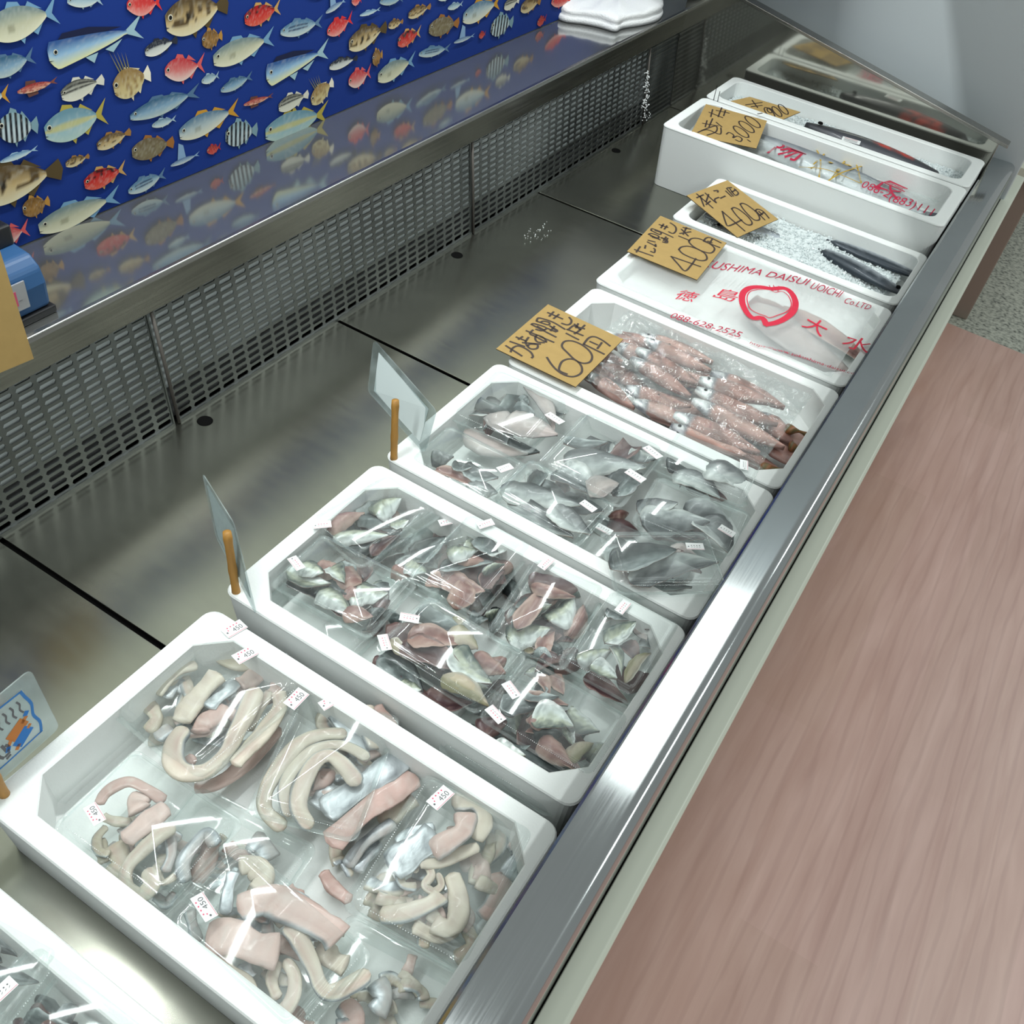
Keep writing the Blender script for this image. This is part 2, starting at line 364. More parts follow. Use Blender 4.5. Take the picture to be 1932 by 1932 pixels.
# behind the grille: pale fins and darkness
b = MB()
gx0, gx1 = -1.036, -1.063
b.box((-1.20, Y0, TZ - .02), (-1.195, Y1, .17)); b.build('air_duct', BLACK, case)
b = MB(); b.add([(-1.062, Y0, -.035), (-1.062, Y1, -.035), (-1.078, Y1, .118), (-1.078, Y0, .118), (-1.066, Y0, -.035), (-1.066, Y1, -.035), (-1.082, Y1, .118), (-1.082, Y0, .118)],
    [(0,1,2,3),(7,6,5,4),(0,4,5,1),(1,5,6,2),(2,6,7,3),(3,7,4,0)])
b.build('air_baffle', FINS, case)
b = MB(); b.box((-.700, Y0 - .6, .88), (-.694, Y1 + .3, 1.34)); b.box((-1.36, Y0 - .6, 1.33), (-.694, Y1 + .3, 1.36)); b.box((-1.36, 2.70, .365), (-.694, 2.72, 1.33)); b.build('canopy', mat('grey canopy', (.5, .5, .5), .5), case)  # end board is added, out of view, to keep tube light off the partition
# far end of the case: sloping stainless end
ez0, ez1 = .103, .262
b = MB(); x0, x1 = -1.06, -.05
def endz(x): return .262 + (x + .98) / (-.083 + .98) * (.100 - .262)
for (ya, yb, dz0, dz1) in ((Y1, Y1 + .025, -.4, 0),):
    b.add([(x0, ya, -.2), (x1 - .06, ya, -.2), (x1 - .06, ya, endz(x1 - .06)), (x0, ya, endz(x0)),
           (x0, yb, -.2), (x1 - .06, yb, -.2), (x1 - .06, yb, endz(x1 - .06)), (x0, yb, endz(x0))],
          [(0,1,2,3),(4,7,6,5),(3,2,6,7),(0,3,7,4),(1,5,6,2),(0,4,5,1)])
b.build('end_panel', STEEL_END, case, bevel=.001)
x1 = -.086
b = MB(); b.add([(x0 - .1, Y1 - .006, endz(x0 - .1)), (x1, Y1 - .006, endz(x1)), (x1, Y1 + .035, endz(x1)), (x0 - .1, Y1 + .035, endz(x0 - .1)),
                 (x0 - .1, Y1 - .006, endz(x0 - .1) + .009), (x1, Y1 - .006, endz(x1) + .009), (x1, Y1 + .035, endz(x1) + .009), (x0 - .1, Y1 + .035, endz(x0 - .1) + .009)],
                [(0,3,2,1),(4,5,6,7),(0,1,5,4),(1,2,6,5),(2,3,7,6),(3,0,4,7)])
b.build('end_trim', STEEL_LIP, case, bevel=.0015)
# ---- perforated grille panels (each hangs by itself and can be lifted out)
PITCH_Y, PITCH_Z, NC, NR = .0346, .0132, 26, 16
GH = .2135
def grille_mesh():
    b = MB(); wy = NC * PITCH_Y; ns = 4
    for c in range(NC):
        for r in range(NR):
            y0 = c*PITCH_Y; z0 = r*PITCH_Z + .002
            if c == 0 or c == NC - 1: pass
            cy = y0 + PITCH_Y/2; cz = z0 + PITCH_Z/2; hw = .0145; hh = .0041
            out = [(y0+PITCH_Y, z0+PITCH_Z/2), (y0+PITCH_Y, z0+PITCH_Z), (cy, z0+PITCH_Z), (y0, z0+PITCH_Z), (y0, z0+PITCH_Z/2), (y0, z0), (cy, z0), (y0+PITCH_Y, z0)]
            inn = [(cy+hw, cz), (cy+hw*.8, cz+hh), (cy, cz+hh), (cy-hw*.8, cz+hh), (cy-hw, cz), (cy-hw*.8, cz-hh), (cy, cz-hh), (cy+hw*.8, cz-hh)]
            vs = [(0, p[0], p[1]) for p in out] + [(0, p[0], p[1]) for p in inn] + [(-.0022, p[0], p[1]) for p in inn]
            fs = [(i, (i+1) % 8, 8+(i+1) % 8, 8+i) for i in range(8)] + [(8+i, 8+(i+1) % 8, 16+(i+1) % 8, 16+i) for i in range(8)]
            b.add(vs, fs)
    b.box((-.004, 0, -.004), (.004, wy, .0025)); b.box((-.002, 0, NR*PITCH_Z + .001), (.0015, wy, NR*PITCH_Z + .004))
    b.box((-.003, -.0015, 0), (.002, .0012, NR*PITCH_Z)); b.box((-.003, wy - .0012, 0), (.002, wy + .0015, NR*PITCH_Z))
    return b
g0 = None
glab = ['perforated steel grille panel at the left edge, behind the blue-bordered sign', 'perforated steel grille panel above the first round drain hole from the left edge',
        'perforated steel grille panel in the middle, behind the card marked 400', 'perforated steel grille panel at the far end, frosted, below the white towel']
for i, (yy, lb) in enumerate(zip((-.055, .8565, 1.766, 2.676), glab)):
    if g0 is None:
        g0 = grille_mesh().build('grille_panel', STEEL_GRILLE); g = g0
    else:
        g = g0.copy(); COL.objects.link(g)
    g.location = (gx0, yy, TZ + .003); g.rotation_euler = (0, -math.atan2(gx0 - gx1, GH) , 0)
    tag(g, lb, 'grille', 'perforated grille panels along the back')
    if i == 3:                                             # last one is narrower: cut to the end of the case
        g.scale = (1, (Y1 - .004 - yy) / (NC * PITCH_Y), 1)
# frosty seam where panels meet is part of the case
SEAM = mat('dull seam strip', (.10, .09, .08), .6, .2)
for yy in (.8565, 1.766, 2.676):
    b = MB(); b.tube([(gx0 + .004, yy - .003, TZ + .002), (gx0 - .010, yy - .003, .02), (gx1 + .003, yy - .003, .118)], .0030, 8)
    b.build('panel_seam', SEAM, case, smooth=True)
# cabinet standing beyond, over the speckled floor
cb = empty('low_cabinet', (-.4, 3.9, FZ), 'low cabinet beyond the far end of the case, brown-grey front, standing on the speckled floor', 'cabinet')
b = MB(); b.box((-.7, 3.63, FZ), (.035, 4.9, -.2)); b.build('cabinet_box', mat('glossy brown grey laminate', srgb(140, 126, 116), .2), cb, bevel=.004)
b = MB(); b.box((-.72, 3.6, -.2), (.055, 4.95, -.17)); b.build('cabinet_top', mat('cream laminate', srgb(205, 206, 190), .4), cb, bevel=.003)

# frost and ice crumbs that cling to the case
def crumbs(name, pts, label, seed):
    rnd = random.Random(seed); b = MB()
    for (c, r0) in pts:
        M_ = Matrix.Rotation(rnd.uniform(0, 6), 3, Vector((rnd.random()+.1, rnd.random(), rnd.random())).normalized())
        q = [c + M_ @ Vector(p) * r0 for p in ((1,0,0),(-.8,.3,0),(0,1,.2),(.1,-.9,0),(0,0,.8),(.2,0,-.7))]
        b.add(q, [(0,2,4),(2,1,4),(1,3,4),(3,0,4),(2,0,5),(1,2,5),(3,1,5),(0,3,5)])
    return tag(b.build(name, FROST), label, 'ice', kind='stuff')
FROST = mat('frost', (.85, .88, .88), .4)
rnd = random.Random(5)
crumbs('frost', [(Vector((-1.052 + .020*t + rnd.uniform(0, .006)*(1+2*t), 2.66 + rnd.gauss(0, .004 + .010*t), .06 - .13*t)), rnd.uniform(.0015, .004)) for t in [k/90 for k in range(90)]], 'white frost icicle hanging on the far grille panel', 6)
crumbs('ice_crumbs', [(Vector((onz(1012, 440, TZ).x + rnd.gauss(0, .016), onz(1012, 440, TZ).y + rnd.gauss(0, .03), TZ + .0015)), rnd.uniform(.001, .0024)) for k in range(32)], 'few ice crumbs scattered on the bare steel tray', 7)
# ================================================================== foam boxes
def foam_box(x0, x1, y0, y1, zr, label, rim=.026, cut=.035, floor=None, chamf=True, name='foam_box', r=.018, rr=.014):
    zb = TZ + .0008; zf = floor if floor is not None else zb + .020
    b = MB(); n = 6
    b.loft([rrect(x0+.010, x1-.004, y0+.007, y1-.007, r, zb, n), rrect(x0+.001, x1-.001, y0+.001, y1-.001, r, zr-.006, n), rrect(x0, x1, y0, y1, r, zr-.003, n),
            rrect(x0+.0015, x1-.0015, y0+.0015, y1-.0015, r, zr-.0006, n), rrect(x0+.004, x1-.004, y0+.004, y1-.004, r, zr, n),
            rrect(x0+rim-.002, x1-rr+.002, y0+rim-.002, y1-rim+.002, cut+.002, zr, n, chamf), rrect(x0+rim, x1-rr, y0+rim, y1-rim, cut, zr-.0015, n, chamf),
            rrect(x0+rim+.003, x1-rr-.003, y0+rim+.003, y1-rim-.003, cut, zf+.006, n, chamf), rrect(x0+rim+.008, x1-rr-.008, y0+rim+.008, y1-rim-.008, cut, zf, n, chamf)],
           cap0=True, cap1=True)
    # round pin dimples moulded in the rim beside the rail
    o = b.build(name, FOAM, smooth=False, bevel=0)
    for p in o.data.polygons: p.use_smooth = False
    tag(o, label, 'box', 'white foam fish boxes')
    return o
bxN = foam_box(-.66, -.118, -.19, .157, 0, 'white foam box nearest the viewer, mostly cut off by the picture edge')
bxA = foam_box(-.650, -.118, .203, .548, 0, 'white foam box filled with packs of pale coiled hairtail strips')
bxB = foam_box(-.660, -.118, .575, .908, 0, 'white foam box filled with packs of dark and pink mackerel fillets')
bxC = foam_box(-.660, -.118, .925, 1.262, 0, 'white foam box filled with packs of large grey silver fillets')
bxD = foam_box(-.650, -.118, 1.272, 1.618, 0, 'white foam box of red split barracuda in a clear bag, behind the card marked 60')
bxE = foam_box(-.662, -.118, 1.636, 1.995, 0, 'white foam box covered by the bag printed with a red ring emblem', floor=-.03)
bxF = foam_box(-.662, -.118, 2.020, 2.312, 0, 'white foam box with dark mackerel lying in crushed ice', chamf=False, cut=.028)
bxG = foam_box(-.850, -.118, 2.330, 2.602, .067, 'long taller foam box holding a fish in a red and gold printed bag', chamf=False, cut=.03, floor=-.01, rim=.026, rr=.03)
bxH = foam_box(-.850, -.118, 2.612, 2.832, .067, 'long taller foam box of ice against the far steel end of the case', chamf=False, cut=.03, floor=-.01, rim=.024, rr=.03)

bpin = MB(); P = onz(1347, 186, .068)
for k in range(2): bpin.tube([P + Vector((.012*k, 0, -.01)), P + Vector((.012*k - .001, 0, .035 - .012*k))], .0009, 6)
tag(bpin.build('cable_tie_end', BLACK), 'pair of thin black prongs sticking up from the corner of the far tall box', 'wire')
# ================================================================== food packs
PL, PW = .195, .148
def lid_mesh():
    b = MB(); r = .014; n = 5; hx, hy = PL/2, PW/2
    rr = lambda i, z: rrect(-hx+i, hx-i, -hy+i, hy-i, max(r - i*.3, .004), z, n)
    b.loft([rr(0, -.001), rr(0, .0005), rr(.0025, .0012), rr(.0035, -.0006), rr(.0055, -.0006), rr(.0065, .0022), rr(.0085, .009), rr(.0105, .0108), rr(.0135, .0100), rr(.0150, .0120), rr(.0185, .0136), rr(.0210, .0128), rr(.0235, .0136)], cap1=True)
    e = MB()
    def bead(x, y, z, s=.0009):
        b.add([(x+s,y,z),(x-s,y,z),(x,y+s,z),(x,y-s,z),(x,y,z+s*1.3)], [(0,2,4),(2,1,4),(1,3,4),(3,0,4)], 1)
    k = -hx + .022
    while k < hx - .02: bead(k, -hy + .0095, .0105); k += .0031
    k = -hy + .02
    while k < hy - .02: bead(hx - .0095, k, .0105); k += .0031
    return b
def base_mesh():
    b = MB(); r = .014; n = 5; hx, hy = PL/2, PW/2
    rr = lambda i, z: rrect(-hx+i, hx-i, -hy+i, hy-i, max(r - i*.3, .004), z, n)
    b.loft([rr(.001, -.0014), rr(.007, -.0016), rr(.009, -.005), rr(.012, -.018), rr(.016, -.028), rr(.020, -.030)], cap1=True)
    return b
LID = lid_mesh().build('lid', [CLEAR, BEAD]); BASE = base_mesh().build('base', CLEAR_BASE)
lidm, basem = LID.data, BASE.data
for q in (lidm, basem):
    q.polygons.foreach_set('use_smooth', [True]*len(q.polygons))
bpy.data.objects.remove(LID); bpy.data.objects.remove(BASE)
STK = {}
def sticker_mesh(kind):
    if kind in STK: return STK[kind]
    b = MB(); L, Hh = .031, .0165
    b.box((-L/2, -Hh/2, 0), (L/2, Hh/2, .0003), 0)
    Z = Vector((0, 0, 1)); X = Vector((1, 0, 0)); Y = Vector((0, 1, 0))
    if kind == '450':
        put_text(b, '450', Vector((-.003, -.0045, .0005)), X, Y, 2, fit=(.0145, .0065))
        for k in range(4): disc(b, Vector((-.007 + k*.005, .0052, .0005)), .0011, Z, X, 1, 6)
        disc(b, Vector((-.0115, -.001, .0005)), .0014, Z, X, 2, 6); disc(b, Vector((-.0085, .0015, .0005)), .0010, Z, X, 1, 6)
        b.quad((-.015, -.0075, .0005), (.015, -.0075, .0005), (.015, -.0070, .0005), (-.015, -.0070, .0005), 1)
    else:
        for k in range(4):
            disc(b, Vector((-.006 + k*.0047, .0015, .0005)), .0011, Z, X, 2 if kind == 'c' else 1, 5)
            ribbon(b, [(-.007 + k*.0047, -.003, .0005), (-.005 + k*.0047, -.0015, .0005)], .0006, Z, 2)
        disc(b, Vector((-.0115, -.001, .0005)), .0013, Z, X, 2, 6)
        b.quad((-.015, -.0072, .0005), (.015, -.0072, .0005), (.015, -.0067, .0005), (-.015, -.0067, .0005), 1)
    o = b.build('price_label', [PAPER, PINKINK, GREYINK]); STK[kind] = o.data; bpy.data.objects.remove(o); return STK[kind]
def cv(crop, p):
    o, s = {1: ((460, 860), 2.9273), 2: ((760, 660), 2.9273), 3: ((0, 1180), 3.22), 4: ((450, 1200), 2.64), 5: ((0, 1500), 3.22), 9: ((900, 440), 2.9273),
            6: ((1060, 1080), 6.44), 7: ((940, 1400), 7.431), 0: ((0, 0), 1.)}[crop]
    return (o[0] + p[0]/s, o[1] + p[1]/s), s
def pack(crop, q, z, label, group='clear lidded fish packs', stickers=(), skind='450', tilt=(0, 0), fixed=None):
    P = [onz(*cv(crop, p)[0], z) for p in q]
    c = sum(P, Vector()) / 4; X = ((P[1]-P[0]) + (P[2]-P[3])) / 2; Y = ((P[3]-P[0]) + (P[2]-P[1])) / 2
    if Y.length > X.length: X, Y = Y, -X
    rz = math.atan2(X.y, X.x); L = X.length; Wd = Y.length
    if fixed: L, Wd = fixed
    L = max(min(L, .205), .165); Wd = max(min(Wd, .160), .12)
    e = empty('food_pack', c, label, 'food pack', group, rz); e.rotation_euler = (tilt[0], tilt[1], rz); e.scale = (L/PL, Wd/PW, 1)
    for nm, me in (('base', basem), ('lid', lidm)):
        o = bpy.data.objects.new(nm, me); COL.objects.link(o); o.parent = e
    Mi = (Matrix.Translation(c) @ Matrix.Rotation(rz, 4, 'Z')).inverted()
    for st in stickers:
        sc, a, d = st; A = onz(*cv(sc, a)[0], z + .0142); D = onz(*cv(sc, d)[0], z + .0142)
        A = Mi @ A; D = Mi @ D; m = (A + D) / 2
        o = bpy.data.objects.new('price_label', sticker_mesh(skind)); COL.objects.link(o); o.parent = e
        o.location = (m.x / (L/PL), m.y / (Wd/PW), .0140); o.rotation_euler = (0, 0, math.atan2(D.y-A.y, D.x-A.x))
    return e

# ================================================================== fish pieces
def mixc(a, b, t): t = max(0, min(1, t)); return tuple(a[i]*(1-t) + b[i]*t for i in range(len(a)))
def C(r, g, b_, m=0.): return (*srgb(r, g, b_), m)
PAL = dict(cream=C(205, 196, 180), cream2=C(190, 184, 168), pink=C(208, 184, 176), rose=C(190, 160, 152), silver=C(205, 212, 216, .55), grey=C(165, 166, 165), beige=C(180, 172, 152))
def spl(pts, m=5):
    out = []
    for i in range(len(pts) - 1):
        p0 = pts[max(i-1, 0)]; p1 = pts[i]; p2 = pts[i+1]; p3 = pts[min(i+2, len(pts)-1)]
        for k in range(m):
            t = k / m; out.append(.5*((2*p1)+(p2-p0)*t+(2*p0-5*p1+4*p2-p3)*t*t+(3*p1-p0-3*p2+p3)*t**3))
    return out + [pts[-1]]
NSEED = [0]
def strip(crop, pts, w, z, col, silver=0., flat=.5, name='hairtail_strip', label='', group=None, roll=0.):
    """a strip of fish: swept oval section, one face with silver skin"""
    NSEED[0] += 1; sd = NSEED[0] * 7.3
    P = []
    for i, p in enumerate(pts):
        (u, v), s = cv(crop, p); P.append(onz(u, v, z + .004*math.sin(sd + i*1.3)))
    wm = w / s / F_PX * (CAMP - P[0]).length
    P = spl(P, 6); n = 14; N = len(P); loops = []; cols = []
    base = PAL[col]; sil = PAL['silver']; dk = mixc(base, C(150, 128, 120), .5)
    for i, p in enumerate(P):
        t = (P[min(i+1, N-1)] - P[max(i-1, 0)]).normalized(); a = t.cross(Vector((0, 0, 1))).normalized(); up = a.cross(t)
        s_ = i / (N - 1); taper = min(1, (s_/.05 + .12))**.5 * min(1, ((1-s_)/.05 + .12))**.5
        ww = wm/2 * taper * (1 + .12*math.sin(sd + s_*9)); hh = min(ww * flat * .85, .0085) * (1 + .1*math.sin(sd*2 + s_*13))
        rr = roll + .5*math.sin(sd + s_*4)
        for k in range(n):
            th = 2*PI*k/n; x = math.cos(th); y = math.sin(th); x = math.copysign(abs(x)**.75, x); x *= 1 + .10*noise.noise(Vector((s_*11 + sd, th, 1)))
            if y > 0: y *= 1 - .42*math.exp(-((x - .15*math.sin(sd + s_*5))/.3)**2)
            loops.append(p + a*(x*ww) + up*(y*hh))
            d = math.sin(th + rr - PI/2 + PI*(1 if silver else 1))        # 1 on the skin side
            f = (math.sin(th - rr) if True else 0)
            nz = noise.noise(Vector((s_*6 + sd, math.cos(th)*1.2, math.sin(th)*1.2 + sd)))
            c = mixc(base, dk, .18 + 1.3*nz); c = mixc(c, C(176, 140, 130), .45*math.exp(-((math.cos(th) - .15)/.25)**2)*(1 if y > 0 and NSEED[0] % 2 else .2)); c = mixc(c, C(214, 208, 202), .5*max(0, noise.noise(Vector((s_*16, th*1.4, sd)))))
            edge = 1 - silver*2
            if silver and (math.cos(th - roll) > edge): c = mixc(c, mixc(sil, C(120, 126, 130, .4), .4 + nz), min(1, (math.cos(th-roll) - edge)*8))
            cols.append(c)
    b = MB(); fs = []
    for i in range(N-1):
        for k in range(n): fs.append((i*n+k, i*n+(k+1) % n, (i+1)*n+(k+1) % n, (i+1)*n+k))
    fs.append(tuple(reversed(range(n)))); fs.append(tuple(range((N-1)*n, N*n)))
    b.add(loops, fs, 0, cols); o = b.build(name, FISH, smooth=True)
    tag(o, label, 'fish piece', group); return o
FK = {'S': (C(72, 86, 84, .3), C(176, 182, 160, .1), C(222, 230, 228, .35), C(232, 236, 234, .3)),
      'D': (C(58, 62, 64, .3), C(84, 92, 92, .3), C(128, 138, 138, .4), C(176, 184, 184, .3)),
      'G': (C(66, 70, 72, .2), C(126, 131, 132, .25), C(182, 189, 188, .25), C(214, 219, 216, .1)),
      'F': (C(190, 160, 148), C(156, 116, 108), C(130, 92, 88), C(198, 170, 158)),
      'K': (C(122, 96, 92), C(92, 66, 68), C(78, 54, 60), C(134, 104, 98)),
      'P': (C(150, 144, 142), C(182, 170, 166), C(190, 180, 176), C(160, 156, 154)),
      'Y': (C(150, 146, 110), C(186, 176, 152), C(190, 178, 160), C(210, 206, 192))}
FNAME = {'S': 'silver-skinned', 'D': 'dark-backed', 'G': 'grey silver', 'F': 'pink-fleshed', 'K': 'dark red-fleshed', 'P': 'pale-fleshed', 'Y': 'yellowish'}
def fillet(crop, a, c, w, kind, z, species, where, group, curl=1., name=None):
    NSEED[0] += 1; sd = NSEED[0] * 3.7; rnd = random.Random(NSEED[0])
    (u0, v0), s = cv(crop, a); (u1, v1), _ = cv(crop, c)
    A = onz(u0, v0, z); B = onz(u1, v1, z); X = (B - A); L = X.length * 1.22; X.normalize(); Y = Vector((-X.y, X.x, 0)); A = A - X*L*.09
    scale = (CAMP - A).length / F_PX
    # undo the foreshortening of the width
    q0 = onz((u0+u1)/2, (v0+v1)/2, z); q1 = q0 + Y*.01
    def prj(P): d = CAMR.transposed() @ (P - CAMP); return (F_PX*d.x/-d.z, -F_PX*d.y/-d.z)
    e0, e1 = prj(q0), prj(q1); ppm = math.hypot(e1[0]-e0[0], e1[1]-e0[1]) / .01
    wm = w / s / ppm * (1.05 if species == 'grey' else 1.2)
    ns, nt = 16, 9; top = []; bot = []; ct = []; cb_ = []
    cols = FK[kind]; oth = FK['F'] if kind in 'SDGY' else FK['S' if species != 'grey' else 'G']
    k1 = rnd.uniform(-1, 1)*.008*curl; k2 = rnd.uniform(.3, 1)*.012*curl*rnd.choice((-1, 1)); flip = rnd.choice((-1, 1)); bend = rnd.uniform(-.12, .12)
    for i in range(ns):
        s_ = i/(ns-1); prof = (min(1, s_/.14 + .22)**.8)*(1 - max(0, (s_-.32)/.68)**1.7)**.9 if s_ < .999 else .03
        prof = max(prof, .05)
        for j in range(nt):
            t = -1 + 2*j/(nt-1); wob = 1 + .16*noise.noise(Vector((s_*7 + sd, t*2, sd)))
            y = t*wm/2*prof*wob + bend*L*math.sin(s_*PI)
            zz = .0030*(1 - abs(t)**2.2)*prof + .0012*math.exp(-((t - .05)/.14)**2)*prof*-1 + k1*math.sin(s_*PI*1.1) + k2*(t*t - .3)*prof + .0022*noise.noise(Vector((s_*4 + sd, t*3, 1)))
            P = A + X*(s_*L) + Y*y + Vector((0, 0, zz)); top.append(P); bot.append(P - Vector((0, 0, .0015 + .003*(1-abs(t)))))
            tt = (t*flip + 1)/2; nz = noise.noise(Vector((s_*7 + sd, t*3 + sd, 0)))*.25; q = max(0, min(.999, tt**1.35 + nz))*3; m = int(q)
            c1 = mixc(cols[m], cols[m+1], q-m)
            if kind in 'SGD' and abs(noise.noise(Vector((s_*26 + sd, t*9, 3)))) > .28: c1 = mixc(c1, C(90, 98, 100, .3), .35)
            ct.append(c1); cb_.append(mixc(oth[m], oth[m+1], q-m))
    off = ns*nt; fs = []
    for i in range(ns-1):
        for j in range(nt-1):
            a0 = i*nt+j; fs.append((a0, a0+nt, a0+nt+1, a0+1)); fs.append((off+a0, off+a0+1, off+a0+nt+1, off+a0+nt))
    for i in range(ns-1):
        a0 = i*nt; fs.append((a0, off+a0, off+a0+nt, a0+nt)); a0 = i*nt+nt-1; fs.append((a0, a0+nt, off+a0+nt, off+a0))
    for j in range(nt-1):
        fs.append((j, j+1, off+j+1, off+j)); a0 = (ns-1)*nt+j; fs.append((a0, off+a0, off+a0+1, a0+1))
    g_ = .84 if species != 'sea bream' else .95
    b = MB(); b.add(top+bot, fs, 0, [(c[0]*g_, c[1]*g_, c[2]*g_, c[3]) for c in ct+cb_])
    o = b.build(name or 'fish_fillet', FISH, smooth=True)
    return tag(o, f'{FNAME[kind]} {"" if species == "grey" else species + " "}fillet in {where}'.replace('  ', ' '), 'fish fillet', f'{FNAME[kind]} fillets in {where}')
def pile(crop, items, z0, z1, species, where):
    n = len(items)
    for i, (a, c, w, k) in enumerate(reversed(items)):        # first listed lies on top
        fillet(crop, a, c, w, k, z0 + (z1 - z0) * i / max(1, n-1), species, where, None)

def filler(crop, q, n, kinds, z0, z1, species, where, lpx, wpx, seed):
    rnd = random.Random(seed)
    for i in range(n):
        s, t = rnd.uniform(.16, .84), rnd.uniform(.16, .84)
        cx = (q[0][0]*(1-s)+q[1][0]*s)*(1-t) + (q[3][0]*(1-s)+q[2][0]*s)*t; cy = (q[0][1]*(1-s)+q[1][1]*s)*(1-t) + (q[3][1]*(1-s)+q[2][1]*s)*t
        a = rnd.uniform(0, PI); l = lpx*rnd.uniform(.7, 1.2)/2; k = rnd.choice(kinds)
        fillet(crop, (cx - math.cos(a)*l, cy - math.sin(a)*l*.8), (cx + math.cos(a)*l, cy + math.sin(a)*l*.8), wpx*rnd.uniform(.8, 1.2), k, rnd.uniform(z0, z1), species, where, None)
def sfiller(crop, pi, q, n, z, seed, lpx):
    rnd = random.Random(seed)
    for i in range(n):
        s, t = rnd.uniform(.22, .78), rnd.uniform(.2, .8)
        cx = (q[0][0]*(1-s)+q[1][0]*s)*(1-t) + (q[3][0]*(1-s)+q[2][0]*s)*t; cy = (q[0][1]*(1-s)+q[1][1]*s)*(1-t) + (q[3][1]*(1-s)+q[2][1]*s)*t
        a = rnd.uniform(0, 2*PI); tw = rnd.uniform(-.9, .9); pts = []
        for k in range(5):
            pts.append((cx, cy)); cx += math.cos(a)*lpx/4; cy += math.sin(a)*lpx/4*.85; a += tw*.6
        col = rnd.choice(['cream2', 'beige', 'grey', 'cream2', 'pink']); sil = rnd.choice([0, .25, .5])
        look = 'lower ' + ('silver-edged ' if sil else 'pale ') + 'hairtail strip'
        strip(crop, pts, lpx*rnd.uniform(.26, .38), z - rnd.uniform(0, .006), col, sil, .5, 'hairtail_strip', f'{look} in {WA[pi]}', f'{look}s in {WA[pi]}', rnd.uniform(-1, 1))
# ---------------- box A: hairtail
GA = 'clear packs of hairtail in the nearest full box'
zA = -.013
WA = {1: 'the hairtail pack with three price stickers', 2: 'the middle hairtail pack of the far row',
      3: 'the hairtail pack beside the steel rail', 4: 'the hairtail pack nearest the bamboo stick', 5: 'the hairtail pack with two thick pink slabs', 6: 'the half-hidden hairtail pack against the rail'}
pack(3, [(700,455),(1330,-10),(1900,390),(1150,1070)], zA, 'clear pack of coiled hairtail strips in the box corner nearest the grille, three price stickers', GA,
     [(3, (1425,215), (1555,140)), (3, (1365,55), (1480,-15)), (3, (1765,480), (1835,410))])
pack(4, [(330,250),(800,430),(560,1100),(60,830)], zA - .002, 'clear pack of hairtail with a big silver slab, middle of the far row', GA, [(4, (415,350), (500,300))])
pack(4, [(950,640),(1500,1020),(1120,1740),(520,1330)], zA + .004, 'clear pack of hairtail coiled in a knot, beside the steel rail, single 450 sticker', GA, [(4, (965,845), (1045,765))])
pack(3, [(700,760),(1290,1180),(1110,1690),(540,1290)], zA - .001, 'clear pack of hairtail nearest the bamboo stick, sticker upside down, empty corner', GA, [(3, (605,1195), (545,1095))])
pack(5, [(1430,400),(2250,1000),(1800,1560),(950,640)], zA, 'clear pack of hairtail with two thick pink slabs, lower middle', GA, [(5, (1275,740), (1205,620))])
def hs(crop, pack_i, rows, zt=-.016, dz=.0022):
    n = len(rows)
    for i, r in enumerate(rows):
        pts, w, col = r[:3]; sil = r[3] if len(r) > 3 else 0.; flat = r[4] if len(r) > 4 else .5; roll = r[5] if len(r) > 5 else 0.
        z = max(zt - i*dz, -.048)
        look = 'silver-skinned hairtail slab' if sil >= .9 else ('pink hairtail piece' if col in ('pink', 'rose') else ('silver-edged cream hairtail strip' if sil else 'pale cream hairtail strip'))
        strip(crop, pts, w, z, col, sil, flat, 'hairtail_strip', f'{look} in {WA[pack_i]}', f'{look}s in {WA[pack_i]}', roll)
hs(3, 1, [([(1560,380),(1500,520),(1430,660),(1370,780),(1260,880),(1130,895),(1055,830),(1065,710),(1130,620)], 105, 'cream', .35, .55, -.5),
          ([(1330,290),(1230,400),(1150,500),(1100,590)], 120, 'cream', 0),
          ([(1690,400),(1700,500),(1610,640),(1510,750),(1420,850)], 95, 'cream', 0),
          ([(1390,500),(1250,590),(1215,650)], 110, 'rose', 0),
          ([(1440,340),(1340,420),(1260,500)], 90, 'silver', .95, .3),
          ([(1200,240),(1090,270),(1010,350),(950,420)], 65, 'cream2', 0),
          ([(1640,400),(1560,540),(1500,640)], 60, 'cream2', .2),
          ([(950,690),(1050,620)], 90, 'grey', .4),
          ([(1180,790),(1130,850)], 70, 'rose', 0),
          ([(1600,250),(1520,330),(1450,360)], 110, 'pink', 0),
          ([(1140,400),(1070,360),(1000,440)], 80, 'silver', .8),
          ([(1400,110),(1330,170),(1440,240),(1600,200)], 90, 'beige', 0),
          ([(890,470),(950,560),(900,650)], 80, 'beige', 0),
          ([(1180,970),(1320,960),(1500,830),(1700,620)], 95, 'pink', 0),
          ([(1700,180),(1740,260),(1700,330)], 90, 'silver', .9)])
